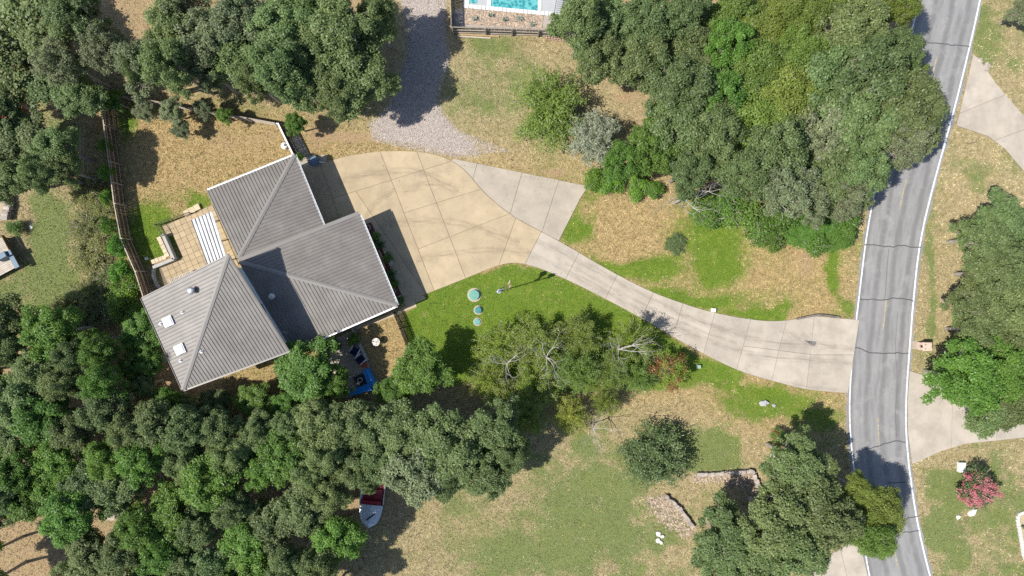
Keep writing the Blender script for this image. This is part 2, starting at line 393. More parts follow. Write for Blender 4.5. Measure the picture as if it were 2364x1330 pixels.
# ------------------------------------------------------------------ ground sheet with its zones
GREEN_POLY = [([(925, 725), (985, 676), (1090, 635), (1180, 604), (1250, 620), (1420, 700), (1600, 805), (1745, 868), (1700, 885), (1500, 900), (1300, 905), (960, 880)], .95),
              ([(1600, 805), (1780, 878), (1958, 908), (1957, 1010), (1720, 985), (1600, 910)], .8),
              ([(1300, 1010), (1720, 985), (1740, 1085), (1600, 1095), (1480, 1130), (1330, 1150)], .72),
              ([(1180, 1000), (1500, 960), (1760, 1080), (1700, 1330), (1650, 1500), (1050, 1500), (1080, 1260), (1200, 1130)], .38), ([(2135, 280), (2210, 300), (2330, 420), (2240, 470), (2180, 600), (2170, 860), (2105, 860), (2125, 560)], .40), ([(2270, -60), (2420, -60), (2420, 250), (2300, 150), (2240, 120)], .40),
              ([(60, 430), (180, 430), (200, 720), (30, 720)], .85), ([(100, 265), (195, 262), (190, 330), (110, 330)], .75),
              ([(-40, 620), (80, 620), (80, 740), (-40, 740)], .8), ([(2110, 1080), (2500, 1020), (2500, 1500), (2160, 1500)], .66)]
GAUSS_G = [(1340, 525, 38, 45, .7), (1370, 450, 30, 20, .3), (1610, 545, 70, 45, .6), (1660, 610, 55, 40, .7), (1520, 625, 55, 28, .5), (1440, 620, 60, 18, .55), (1600, 690, 110, 14, .7), (1720, 722, 60, 12, .6),
           (1925, 630, 10, 60, .75), (1790, 720, 40, 15, .4), (1955, 718, 22, 18, .7), (1560, 480, 60, 30, .25), (1700, 545, 40, 40, .3), (350, 545, 46, 60, .95), (375, 590, 20, 20, .9), (300, 285, 30, 40, .95), (455, 460, 30, 12, .7), (420, 445, 30, 20, .3), (590, 300, 40, 15, .2),
           (1340, 1180, 90, 60, .4), (1250, 1100, 60, 40, .35), (1420, 1260, 120, 60, .3), (1180, 1290, 90, 40, .45), (1420, 1110, 80, 40, .4), (2270, 90, 40, 60, .3), (2250, 380, 60, 30, .3), (2350, 350, 40, 60, .4), (2145, 640, 10, 120, .5), (2140, 740, 20, 40, .4), (1130, 110, 60, 20, .3), (2130, 440, 12, 120, .35),
           (860, 1190, 20, 20, .2), (1060, 1160, 40, 30, .3), (1100, 230, 30, 20, .2), (1210, 170, 40, 40, .2), (1390, 250, 20, 20, -.3), (1780, 640, 60, 30, -.15)]
GAUSS_D = [(830, 320, 60, 22, .75), (930, 330, 60, 14, .5), (760, 315, 55, 25, .8), (520, 330, 60, 40, .35), (430, 400, 50, 40, .3), (1450, 500, 50, 35, .3), (1830, 640, 60, 40, .3), (1700, 680, 60, 25, .25), (720, 345, 25, 20, .6), (640, 300, 40, 25, .35), (600, 330, 45, 30, .3), (390, 860, 60, 40, .95), (480, 900, 70, 30, .85), (1868, 610, 28, 40, .6), (1850, 580, 40, 15, .5), (1200, 372, 50, 10, .6), (1280, 395, 40, 12, .75), (1900, 722, 25, 10, .55),
           (880, 860, 60, 40, .4), (900, 800, 40, 60, .35), (1430, 215, 40, 30, .6), (2080, 60, 14, 25, .7), (1640, 1150, 70, 35, .45), (1690, 1080, 50, 14, .3), (1500, 1230, 40, 30, .3), (2170, 720, 18, 60, .55), (2185, 560, 12, 60, .5), (2320, 80, 40, 50, .35), (1000, 1180, 60, 30, .25), (760, 1230, 60, 40, .6), (300, 20, 40, 25, .6), (60, 1270, 80, 50, .6), (1255, 720, 10, 6, .6), (990, 730, 22, 12, .55), (1880, 1000, 12, 40, .4), (1210, 1110, 30, 25, .5), (1740, 1000, 30, 15, .5), (1760, 1080, 30, 40, .4)]
FORESTS = [[(-400, 700), (260, 760), (290, 965), (900, 960), (1150, 930), (1240, 1010), (1180, 1100), (960, 1190), (800, 1250), (800, 1700), (-400, 1700)],
           [(-400, -300), (900, -300), (930, 120), (915, 220), (800, 262), (230, 192), (220, 240), (60, 250), (-60, 420), (-400, 420)],
           [(1300, -300), (2100, -300), (2090, 120), (2160, 240), (2060, 420), (2010, 500), (1900, 500), (1330, 375), (1480, 240), (1320, 200)]]
GRAVEL = [[(905, -200), (1035, -200), (1030, 130), (1010, 250), (1060, 300), (1180, 350), (1040, 362), (930, 342), (860, 325), (850, 285), (900, 250), (940, 120)],
          [(1048, 18), (1335, 38), (1330, 84), (1048, 78)]]
STRAW = [[(815, 755), (911, 728), (958, 843), (940, 880), (880, 885), (850, 830)]]

def _blur(a, r, it=2):
    for _ in range(it):
        for ax in (0, 1):
            p = np.pad(a, [(r, r) if k == ax else (0, 0) for k in (0, 1)], mode='edge'); c = np.cumsum(p, axis=ax)
            c = np.concatenate([np.zeros_like(np.take(c, [0], axis=ax)), c], axis=ax); n_ = a.shape[ax]
            a = (np.take(c, range(2 * r + 1, 2 * r + 1 + n_), axis=ax) - np.take(c, range(0, n_), axis=ax)) / (2 * r + 1)
    return a
ZR = .2; ZX0, ZY0 = -64.0, -40.0
_rx, _ry = np.meshgrid(np.arange(ZX0, 64.01, ZR), np.arange(ZY0, 40.01, ZR))
def _raster():
    x, y = _rx, _ry
    px = x / S + CX; py = CY - y / S
    w1 = (vnoise(x, y, .35, 3) - .5) * 60; w2 = (vnoise(x, y, .35, 5) - .5) * 60
    qx = px + w1; qy = py + w2
    g = .26 + .6 * (vnoise(x, y, .16, 1, 4) - .42)
    gm = np.zeros_like(g)
    for poly, s in GREEN_POLY:
        wgt = .9 if s < .9 else .3
        gm = np.maximum(gm, s * _blur(inpoly(px + w1 * wgt, py + w2 * wgt, poly).astype(float), 6 if s < .9 else 2))
    g = np.maximum(g, gm + (.5 * (vnoise(x, y, .3, 8, 4) - .5) + np.where(gm < .74, 1.1 * (vnoise(x, y, .55, 14, 4) - .5) + .5 * (vnoise(x * .25, y, .9, 15, 3) - .5), 0)) * np.clip(gm * 3, 0, 1))
    for cx, cy, rx, ry, s in GAUSS_G: g = g + s * np.exp(-((qx - cx) / rx) ** 2 - ((qy - cy) / ry) ** 2)
    d = .35 * (vnoise(x, y, .22, 2, 4) - .45)
    for cx, cy, rx, ry, s in GAUSS_D: d = d + s * np.exp(-((qx - cx) / rx) ** 2 - ((qy - cy) / ry) ** 2)
    for poly in FORESTS: d = np.maximum(d, .62 * _blur(inpoly(qx, qy, poly).astype(float), 8))
    v = np.zeros_like(g)
    for i, poly in enumerate(GRAVEL):
        k = .8 if i == 0 else 0
        v = np.maximum(v, .95 * _blur(inpoly(px + w1 * k, py + w2 * k, poly).astype(float), 5 if i == 0 else 1))
    for poly in STRAW:
        mk = inpoly(px, py, poly); g = np.where(mk, .10 + .5 * (vnoise(x, y, 1.2, 4) - .5), g); d = np.where(mk, .15, d)
    yard = _blur(inpoly(qx, qy, [(300, 250), (640, 285), (690, 380), (480, 450), (420, 480), (330, 430)]).astype(float), 6)
    g = g * (1 - .75 * yard); d = d + .16 * yard
    fld = _blur(inpoly(qx, qy, [(1390, 430), (1560, 460), (1560, 520), (1500, 600), (1420, 590), (1360, 500)]).astype(float), 8); g = g * (1 - .5 * fld)
    # mown stripes on the neighbouring lawns
    st = .045 * np.sin((px * .35 - py) * .22); g = np.where((gm > .3) & (gm < .78), g + st, g)
    return np.clip(g, 0, 1), np.clip(d, 0, 1), np.clip(v, 0, 1)
_Z = _raster()
def zones(x, y):
    """world xy -> green, dirt, gravel weights"""
    fx = np.clip((x - ZX0) / ZR, 0, _rx.shape[1] - 1.001); fy = np.clip((y - ZY0) / ZR, 0, _rx.shape[0] - 1.001)
    i = fx.astype(int); j = fy.astype(int); fx = fx - i; fy = fy - j
    return [(z[j, i] * (1 - fx) + z[j, i + 1] * fx) * (1 - fy) + (z[j + 1, i] * (1 - fx) + z[j + 1, i + 1] * fx) * fy for z in _Z]

def axis(lo, hi, st):
    a = list(np.arange(lo, hi + 1e-6, st)); far = [60, 110, 200, 400, 900]
    return np.array([lo - f for f in far[::-1]] + a + [hi + f for f in far])
gx = axis(-62, 62, .28); gy = axis(-38, 38, .28)
X, Y = np.meshgrid(gx, gy); nx, ny = len(gx), len(gy)
v = np.stack([X.ravel(), Y.ravel(), np.zeros(nx * ny)], 1)
idx = np.arange(nx * ny).reshape(ny, nx)
f = np.stack([idx[:-1, :-1].ravel(), idx[:-1, 1:].ravel(), idx[1:, 1:].ravel(), idx[1:, :-1].ravel()], 1)
me = np_mesh('ground', v, f)
zg, zd, zv = zones(v[:, 0], v[:, 1])
za = me.attributes.new('zone', 'FLOAT_COLOR', 'POINT')
LOT = [(228, 192), (1998, 515), (1958, 930), (1957, 1000), (1720, 1000), (1600, 930), (1400, 920), (295, 965)]
_lotr = _blur(inpoly(_rx / S + CX, CY - _ry / S, LOT).astype(float), 9)
def lotw(x, y):
    i = np.clip(((x - ZX0) / ZR).astype(int), 0, _rx.shape[1] - 1); j = np.clip(((y - ZY0) / ZR).astype(int), 0, _rx.shape[0] - 1); return _lotr[j, i]
unveiled = lotw(v[:, 0], v[:, 1])  # full colour inside the lot; beyond it a whitish veil is painted in
za.data.foreach_set('color', np.stack([zg, zd, zv, unveiled], 1).astype(np.float32).ravel())
struct('ground', me, 'ground')

# ------------------------------------------------------------------ road
def ribbon(name, la, lb, z, m, parent=None, nacross=1):
    k = len(la); v = []; f = []; uvs = []
    run = 0
    for i in range(k):
        a = P(*la[i]); b_ = P(*lb[i])
        if i: run += (a - P(*la[i - 1])).length
        for j in range(nacross + 1):
            t = j / nacross; q = a.lerp(b_, t); v.append((q.x, q.y, z)); uvs.append((t, run))
    for i in range(k - 1):
        for j in range(nacross):
            p = i * (nacross + 1) + j; f.append((p, p + 1, p + nacross + 2, p + nacross + 1))
    me = bpy.data.meshes.new(name); me.from_pydata(v, [], f)
    ul = me.uv_layers.new(name='UVMap')
    for lp in me.loops: ul.data[lp.index].uv = uvs[lp.vertex_index]
    if me.polygons[0].normal.z < 0: me.flip_normals()
    o = obj(name, me, m, parent)
    if parent is None: o['kind'] = 'structure'
    return o
def offs(line, d):
    out = []
    for i, p in enumerate(line):
        a = line[max(0, i - 1)]; b = line[min(len(line) - 1, i + 1)]
        dx, dy = b[0] - a[0], b[1] - a[1]; L = math.hypot(dx, dy); out.append((p[0] - dy / L * d, p[1] + dx / L * d))
    return out
def resample(line, nn):
    d = [0]
    for i in range(1, len(line)): d.append(d[-1] + math.dist(line[i], line[i - 1]))
    out = []; j = 0
    for k in range(nn):
        t = d[-1] * k / (nn - 1)
        while j < len(d) - 2 and d[j + 1] < t: j += 1
        s = (t - d[j]) / max(1e-6, d[j + 1] - d[j]); out.append((line[j][0] + (line[j + 1][0] - line[j][0]) * s, line[j][1] + (line[j + 1][1] - line[j][1]) * s))
    return out
RL = resample(ROAD_L, 120); RR = resample(ROAD_R, 120)
wob = [random.uniform(-2.2, 2.2) for _ in range(120)]
RLw = [(p[0] - 5 + wob[i], p[1]) for i, p in enumerate(RL)]; RRw = [(p[0] + 5 + wob[-i], p[1]) for i, p in enumerate(RR)]
road = ribbon('road', RLw, RRw, .03, 'asphalt', None, 6)
ribbon('edge_line', RL, offs(RL, -3.2), .034, 'asphalt_line_white', road)
ribbon('edge_line', offs(RR, 3.6), RR, .034, 'asphalt_line_white', road)
def centre(y):
    xl = np.interp(y, [p[1] for p in RL], [p[0] for p in RL]); xr = np.interp(y, [p[1] for p in RR], [p[0] for p in RR]); return xl + (xr - xl) * .5
for y0, y1 in ((-95, -30), (130, 185), (414, 484), (692, 760), (965, 1035), (1248, 1312)):
    ln = [(float(centre(y)), y) for y in np.linspace(y0, y1, 8)]
    ribbon('centre_dash', offs(ln, 1.3), offs(ln, -1.3), .034, 'asphalt_line_yellow', road)
def seam(pts, w=1.2):
    pts = smooth_poly(pts, 1); q = []
    for p in resample(pts, max(6, int(math.dist(pts[0], pts[-1]) / 6))): q.append((p[0], p[1] + random.uniform(-1.4, 1.4)))
    ribbon('tar_seam', offs(q, w), offs(q, -w), .036, 'tar', road)
for pts in ([(2100, 97), (2160, 101), (2238, 108)], [(1996, 564), (2030, 568), (2062, 571), (2074, 566), (2126, 572)], [(1984, 691), (2052, 692), (2054, 687), (2108, 694)], [(1970, 803), (1985, 802), (1998, 810), (2005, 816), (2050, 815), (2097, 815)],
            [(1998, 1038), (2025, 1030), (2060, 1018), (2090, 1020)], [(2050, 1114), (2090, 1113)], [(2085, 1230), (2122, 1224)], [(2076, 1199), (2118, 1193)]):
    seam(pts)
seam([(2072, 720), (2066, 800), (2072, 880), (2066, 960), (2070, 1010)], .35); seam([(2051, 575), (2046, 640), (2042, 690)], .4)

# ------------------------------------------------------------------ concrete: slabs cut along the joints
def slab_pieces(poly, joints):
    bm = bmesh.new(); fs = [bm.faces.new([bm.verts.new((*P2(*p), 0)) for p in poly])]
    pieces = [[P2(*p) for p in poly]]; bm.free()
    for a, b_ in joints:
        A, B = P2(*a), P2(*b_); new = []
        ss = [(A[0] + (B[0] - A[0]) * t, A[1] + (B[1] - A[1]) * t) for t in np.linspace(.06, .94, 12)]
        sxs = np.array([q[0] for q in ss]); sys_ = np.array([q[1] for q in ss])
        for pc in pieces:
            if inpoly(sxs, sys_, pc).sum() < 3: new.append(pc); continue
            bm = bmesh.new(); bm.faces.new([bm.verts.new((*q, 0)) for q in pc])
            nrm = Vector((-(B[1] - A[1]), B[0] - A[0], 0)).normalized()
            bmesh.ops.bisect_plane(bm, geom=bm.verts[:] + bm.edges[:] + bm.faces[:], dist=1e-4, plane_co=(*A, 0), plane_no=nrm)
            for fc in bm.faces: new.append([(v_.co.x, v_.co.y) for v_ in fc.verts])
            bm.free()
        pieces = new
    return pieces
def slab_mesh(pc, z0, z1, gap=.022):
    bm = bmesh.new(); fc = bm.faces.new([bm.verts.new((*q, z1)) for q in pc])
    bmesh.ops.recalc_face_normals(bm, faces=[fc])
    if fc.normal.z < 0: fc.normal_flip()
    r = bmesh.ops.inset_individual(bm, faces=[fc], thickness=gap)
    bmesh.ops.delete(bm, geom=r['faces'], context='FACES')
    ex = bmesh.ops.extrude_face_region(bm, geom=[fc]); vs = [e for e in ex['geom'] if isinstance(e, bmesh.types.BMVert)]
    bmesh.ops.translate(bm, verts=vs, vec=(0, 0, z0 - z1))
    bmesh.ops.recalc_face_normals(bm, faces=bm.faces[:])
    bmesh.ops.triangulate(bm, faces=[q for q in bm.faces if len(q.verts) > 4])
    me = bpy.data.meshes.new('slab'); bm.to_mesh(me); bm.free(); return me
def sheet(poly, z):
    bm = bmesh.new(); fc = bm.faces.new([bm.verts.new((*P2(*p), z)) for p in poly])
    if fc.normal.z < 0: fc.normal_flip()
    fc.normal_update()
    if fc.normal.z < 0: fc.normal_flip()
    bmesh.ops.triangulate(bm, faces=[fc]); me = bpy.data.meshes.new('sheet'); bm.to_mesh(me); bm.free(); return me
def paving(name, poly, joints, m, z=.075, label=None):
    base = struct(name, sheet(poly, z - .045), 'joint')
    for pc in slab_pieces(poly, joints):
        if len(pc) > 2: obj('slab', slab_mesh(pc, z - .06, z), m, base)
    return base
drv = paving('driveway_apron', APRON, [((874, 340), (1006, 680)), ((958, 340), (1078, 650)), ((1192, 500), (1149, 620)), ((741, 384), (790, 520)), ((795, 450), (1050, 370)), ((900, 502), (1120, 434)), ((915, 595), (1200, 484)), ((957, 640), (985, 681))], 'concrete_tan')
paving('parking_pad', PAD, [((1104, 370), (1088, 425)), ((1207, 392), (1176, 500)), ((1292, 410), (1248, 545))], 'concrete_pale')
lane_ = paving('driveway_lane', LANE, [((1338, 580), (1300, 655)), ((1432, 620), (1392, 700)), ((1510, 672), (1476, 745)), ((1580, 690), (1548, 790)), ((1652, 715), (1620, 830)), ((1734, 730), (1697, 865)), ((1816, 735), (1778, 890)), ((1881, 720), (1860, 905)), ((1700, 797), (1790, 808)), ((1790, 808), (1866, 818)), ((1866, 819), (1965, 819))], 'concrete_white')
paving('neighbour_driveway_north', RDRIVE_A, [((2215, 262), (2330, 215)), ((2280, 330), (2390, 290))], 'concrete_white')
paving('neighbour_driveway_east', RDRIVE_B, [((2200, 870), (2195, 1040)), ((2300, 870), (2300, 1030))], 'concrete_white')
paving('neighbour_driveway_south', RDRIVE_C, [((1938, 1262), (1960, 1350))], 'concrete_white')
paving('house_walk', [(817, 756), (908, 720), (937, 705), (925, 692), (934, 696), (978, 681), (984, 690), (960, 699), (963, 708), (935, 719), (915, 729), (824, 762)], [((911, 715), (918, 735)), ((957, 690), (965, 710))], 'concrete_tan', .07)
paving('side_walk', [(690, 395), (757, 372), (750, 356), (722, 366), (690, 310), (668, 322)], [((700, 340), (680, 350)), ((715, 372), (728, 362)), ((712, 350), (690, 362))], 'concrete_pale', .06)

# patio of square pavers
pat = struct('patio', sheet(PATIO, .02), 'joint')
org = P(376, 523); cell = .585
wp = [P2(*p) for p in PATIO]
pm = MB().box((0, 0, .02), (cell - .03, cell - .03, .05)).mesh('paver')
ang = math.atan2(UDIR.y, UDIR.x)
for i in range(-3, 16):
    for j in range(-14, 4):
        q = org + UDIR * (i + .5) * cell + VDIR * (j + .5) * cell
        if inpoly(np.array([q.x]), np.array([q.y]), wp)[0]:
            o = obj('paver', pm, 'paver', pat, (q.x, q.y, .02)); o.rotation_euler = (random.uniform(-.01, .01), random.uniform(-.01, .01), ang + random.uniform(-.01, .01))

# shaded seating terrace behind the house
paving('seating_terrace', [(735, 800), (812, 762), (850, 832), (870, 895), (800, 920), (770, 860)], [((770, 785), (800, 900)), ((760, 850), (860, 815))], 'concrete_pale', .05)
# front planting bed
bed = struct('planting_bed', MB().prism([P2(*p) for p in [(843, 518), (857, 514), (933, 694), (916, 702)]], .0, .10).mesh('planting_bed'), 'mulch_red')

# worn tyre tracks and scuffs on the concrete
def wear(parent, pts, w, z=.079):
    ln = resample(smooth_poly(pts, 2), 24); ribbon('tyre_mark', offs(ln, w / 2), offs(ln, -w / 2), z, 'tyre_wear', parent)
mid = [((a[0] + b_[0]) / 2, (a[1] + b_[1]) / 2) for a, b_ in zip(resample(LANE_UP, 30), resample(LANE_LO[::-1], 30))]
wear(lane_, offs(mid, 17), 20); wear(lane_, offs(mid, -17), 20); wear(lane_, offs(mid[3:20], 2), 12)
wear(lane_, [(1800, 760), (1845, 785), (1880, 800)], 22); wear(lane_, [(1850, 770), (1875, 790), (1930, 800)], 18); wear(lane_, [(1560, 725), (1640, 750), (1720, 770)], 14); wear(lane_, [(1800, 880), (1860, 893), (1930, 899)], 12)
wear(drv, [(842, 505), (856, 478), (880, 455), (915, 438)], 16); wear(drv, [(850, 500), (870, 470), (905, 448)], 10); wear(drv, [(930, 440), (1000, 420), (1060, 440)], 30); wear(drv, [(780, 420), (860, 400), (960, 390), (1040, 430)], 26)
wear(drv, [(900, 520), (990, 505), (1090, 520), (1200, 560)], 28); wear(drv, [(960, 600), (1040, 585), (1130, 575), (1225, 585)], 24)

# ------------------------------------------------------------------ the house: three low hipped metal roofs round one corner
house = empty('house', P(590, 640), 0, 'sprawling house with three brown-grey ribbed metal roofs meeting at one point', 'house')
HL = house.location.copy()
def hobj(name, mb, m, parent=house, smooth=False):
    o = mb.build(name, m, None, smooth=smooth); o.parent = parent
    o.location = -HL if parent is house else Vector((0, 0, 0))
    return o
def slope(L, E, T, m='roof_metal'):
    """ribbed triangular slope: eave from L to E, high corner T; ribs run up the slope, parallel to E-T"""
    L, E, T = Vector(L), Vector(E), Vector(T); mb = MB()
    nrm = (E - L).cross(T - L).normalized()
    if nrm.z < 0: nrm = -nrm
    th = nrm * .10
    mb.add([L, E, T, L - th, E - th, T - th], [(0, 1, 2) if (E - L).cross(T - L).z > 0 else (2, 1, 0), (3, 5, 4), (0, 3, 4, 1), (1, 4, 5, 2), (2, 5, 3, 0)])
    n_r = int((E - L).length / .305); side = (E - L).normalized(); hh = nrm * .055
    for k in range(1, n_r + 1):
        t = (k - .12) / n_r; a = L + (E - L) * t; b = a + (T - E) * t
        b = a + (b - a) * .985
        w0 = side * .045; w1 = side * .02
        e = nrm * .002
        mb.add([a - w0 + e, a + w0 + e, b + w0 + e, b - w0 + e, a - w1 + hh, a + w1 + hh, b + w1 + hh, b - w1 + hh], [(4, 5, 6, 7), (0, 1, 5, 4), (1, 2, 6, 5), (2, 3, 7, 6), (3, 0, 4, 7)])
    hobj('roof_slope', mb, m)
def hipcap(a, b, up=.05):
    a, b = Vector(a), Vector(b); d = (b - a).normalized(); s = d.cross(Vector((0, 0, 1))).normalized() * .20; u = Vector((0, 0, up))
    mb = MB(); c = Vector((0, 0, .10))
    mb.add([a - s + u * .7, a + c, a + s + u * .7, b - s + u * .7, b + c, b + s + u * .7, a - s * .95, a + s * .95, b - s * .95, b + s * .95],
           [(0, 1, 4, 3), (1, 2, 5, 4), (0, 6, 7, 2, 1), (3, 4, 5, 9, 8), (0, 3, 8, 6), (2, 7, 9, 5)])
    hobj('hip_cap', mb, 'roof_trim')
def trim(a, b, w=.10, h=.16, m='roof_trim', name='fascia', dz=-.06):
    hobj(name, MB().bar(Vector(a) + Vector((0, 0, dz)), Vector(b) + Vector((0, 0, dz)), w, h), m)
A_sw, A_nw, A_se, A_ne = P(422, 900, 6.4), P(327, 688, 6.4), P(667, 810, 6.4), P(527, 588, 8.8)
B_ne, B_nw, B_se, B_sw = P(680, 358, 3.5), P(478, 440, 3.5), P(748, 523, 3.6), P(551, 597, 5.0)
C_se, C_ne, C_sw, C_nw = P(917, 705, 3.5), P(830, 495, 3.5), P(672, 812, 3.5), P(552, 604, 5.1)
for L, E1, E2, T in ((A_sw, A_nw, A_se, A_ne), (B_ne, B_nw, B_se, B_sw), (C_se, C_ne, C_sw, C_nw)):
    slope(L, E1, T); slope(L, E2, T); hipcap(L, T)
    trim(E1, T, name='rake_trim'); trim(E2, T, name='rake_trim')
    mid = (E1 + E2) / 2
    for a, b in ((L, E1), (L, E2)):
        d = (b - a).normalized(); out = Vector((d.y, -d.x, 0)); out = out if out.dot(a - mid) > 0 else -out
        g = MB(); o1 = a + out * .08 + Vector((0, 0, -.08)); o2 = b + out * .08 + Vector((0, 0, -.08))
        g.bar(o1 + Vector((0, 0, -.06)), o2 + Vector((0, 0, -.06)), .13, .02); g.bar(o1 + out * .065, o2 + out * .065, .02, .13); g.bar(o1 - out * .065, o2 - out * .065, .02, .13)
        hobj('gutter', g, 'white_paint' if L is not A_sw else 'roof_trim')
hobj('flashing', MB().bar(C_nw + VDIR * .12 + Vector((0, 0, .03)), C_ne + VDIR * .12 + Vector((0, 0, .03)), .36, .03), 'roof_trim')
# walls
def wallbox(L, E1, E2, T, inset, name='wall', dE=None):
    L, E1, E2, T = [Vector(q) for q in (L, E1, E2, T)]
    c = (E1 + E2) / 2; mb = MB(); vs = []
    for q in (L, E1, T, E2):
        d = (c - q); d.z = 0; dn = d.normalized() * inset * 1.41; p = q + dn
        # height of the roof over the inset point
        vs.append(p)
    hs = [L.z + (.26 if L is A_sw else .1), L.z + .02, T.z - .35, L.z + .02]
    hs = [q.z - .25 for q in (L, E1, T, E2)]
    poly = [(p.x, p.y) for p in vs]
    base = [(p[0], p[1], 0) for p in poly]; top = [(p[0], p[1], hs[i]) for i, p in enumerate(poly)]
    mb.add(base + top, [(0, 1, 5, 4), (1, 2, 6, 5), (2, 3, 7, 6), (3, 0, 4, 7), (4, 5, 6), (4, 6, 7)])
    w = hobj(name, mb, 'stucco'); return [Vector((p[0], p[1], hs[i])) for i, p in enumerate(poly)]
wa = wallbox(A_sw, A_nw, A_se, A_ne, .75); wb = wallbox(B_ne, B_nw, B_se, B_sw, .6); wc = wallbox(C_se, C_ne, C_sw, C_nw, .6)
def window(a, b, t, z, w, h, out):
    """window set on the wall between points a and b at fraction t"""
    a = Vector((a.x, a.y, 0)); b = Vector((b.x, b.y, 0)); d = (b - a).normalized(); p = a.lerp(b, t) + Vector((0, 0, z)) + out * .02
    fr = hobj('window', MB().bar(p - d * w / 2 - Vector((0, 0, 0)), p + d * w / 2, .05, h), 'pane')
    f2 = MB(); q = p + out * .03
    for s in (-1, 1):
        f2.bar(q + d * s * w / 2 + Vector((0, 0, -h / 2)), q + d * s * w / 2 + Vector((0, 0, h / 2)), .07, .07)
        f2.bar(q - d * w / 2 + Vector((0, 0, s * h / 2)), q + d * w / 2 + Vector((0, 0, s * h / 2)), .07, .07)
    o = f2.build('frame', 'white_paint'); o.parent = fr
for t in (.52, .74, .86): window(wa[2], wa[3], t, 5.35, .95, .95, UDIR)
for t in (.25, .5, .75): window(wa[0], wa[1], t, 4.6, 1.1, 1.2, -UDIR); window(wa[0], wa[3], t, 4.6, 1.1, 1.2, -VDIR)
for t in (.2, .5, .8): window(wc[0], wc[1], t, 1.7, 1.3, 1.4, UDIR)
for t in (.3, .6): window(wc[0], wc[3], t, 1.7, 1.2, 1.2, -VDIR); window(wb[0], wb[1], t, 1.7, 1.3, 1.3, VDIR)
# garage doors of panels under the northern eave
ga, gb = wb[0].copy(), wb[3].copy(); ga.z = gb.z = 0
for t in (.27, .70):
    p = ga.lerp(gb, t) + UDIR * .03; d = (gb - ga).normalized()
    gd = hobj('garage_door', MB().bar(p - d * 1.3 + Vector((0, 0, 1.1)), p + d * 1.3 + Vector((0, 0, 1.1)), .06, 2.2), 'roof_trim')
    for k in range(4):
        q = p + UDIR * .04 + Vector((0, 0, .28 + k * .55)); o = MB().bar(q - d * 1.25, q + d * 1.25, .03, .48).build('door_panel', 'white_paint'); o.parent = gd
# roof fittings
def on_slope(px, py, L, E, T):
    L, E, T = Vector(L), Vector(E), Vector(T); nrm = (E - L).cross(T - L); c0 = Vector((0, 0, CAMH)); d = P(px, py) - c0
    t = (L - c0).dot(nrm) / d.dot(nrm); nn = nrm.normalized(); nn = nn if nn.z > 0 else -nn
    return c0 + d * t, nn
for px, py in ((391, 742), (418, 806)):
    p, nn = on_slope(px, py, A_sw, A_nw, A_ne)
    sk = hobj('skylight', MB().box(p + Vector((0, 0, .12)), (.84, .84, .36), ang), 'white_paint')
    dm = MB(); prof = [(.5, 0), (.46, .07), (.33, .12), (.0001, .15)]
    mb = MB()
    for (s0, z0), (s1, z1) in zip([(.76, .30), (.68, .36), (.5, .40)], [(.68, .36), (.5, .40), (.05, .42)]):
        co, si = math.cos(ang), math.sin(ang)
        def ringp(sq, z): return [(p.x + (a * co - b * si) * sq / 2, p.y + (a * si + b * co) * sq / 2, p.z + z) for a, b in ((-1, -1), (1, -1), (1, 1), (-1, 1))]
        mb.add(ringp(s0, z0) + ringp(s1, z1), [(0, 1, 5, 4), (1, 2, 6, 5), (2, 3, 7, 6), (3, 0, 4, 7), (4, 5, 6, 7)])
    o = mb.build('dome', 'skylight_dome'); o.parent = sk
def turbine(px, py, L, E, T):
    p, nn = on_slope(px, py, L, E, T)
    v_ = hobj('roof_turbine', MB().lathe([(.17, -.1), (.17, .28), (.20, .30)], p, 16), 'galv')
    mb = MB()
    mb.lathe([(.12, .30), (.22, .34), (.29, .45), (.30, .55), (.24, .66), (.10, .72)], p, 16)
    for k in range(12):
        t = 2 * math.pi * k / 12; c_, s_ = math.cos(t), math.sin(t)
        mb.tube([p + Vector((c_ * r, s_ * r, z)) for r, z in ((.23, .33), (.315, .5), (.22, .69))], [.018] * 3, 4)
    o = mb.build('turbine_head', 'galv', smooth=False); o.parent = v_
turbine(447, 671, A_sw, A_nw, A_ne); turbine(632, 684, C_se, C_sw, C_nw)
for px, py, L, E, T in ((421, 721, A_sw, A_nw, A_ne), (371, 748, A_sw, A_nw, A_ne), (417, 833, A_sw, A_nw, A_ne), (465, 812, A_sw, A_se, A_ne)):
    p, nn = on_slope(px, py, L, E, T)
    b_ = hobj('vent_pipe', MB().lathe([(.16, 0), (.09, .07), (.05, .09), (.05, .35), (.035, .35), (.035, .3)], p, 12), 'white_paint')
p, nn = on_slope(664, 765, C_se, C_sw, C_nw)
hobj('antenna_mast', MB().tube([p, p + Vector((.05, 0, 1.2))], [.025, .02]).bar(p + Vector((-.35, .1, 1.1)), p + Vector((.4, -.1, 1.15)), .03, .03), 'galv')
# wire dish at the eave
dp = P(386, 824, 6.3); mb = MB()
for r in (.15, .28, .4):
    pts = [dp + Vector((r * .75 * math.cos(t), r * 1.1 * math.sin(t), .25 + r * r * .8)) for t in np.linspace(0, 2 * math.pi, 17)]; mb.tube(pts, [.018] * 17, 4)
for k in range(8):
    t = k * math.pi / 4; mb.tube([dp + Vector((0, 0, .22)), dp + Vector((.3 * math.cos(t), .44 * math.sin(t), .38))], [.015, .015], 4)
mb.tube([dp + Vector((.3, .1, -.1)), dp + Vector((0, 0, .22))], [.03, .03], 6)
hobj('wire_dish', mb, 'dark_metal')
hobj('downspout', MB().tube([P(925, 683, .25), P(918, 687, .3), P(912, 690, .6), P(913, 692, 3.3)], [.06] * 4, 8), 'white_paint')

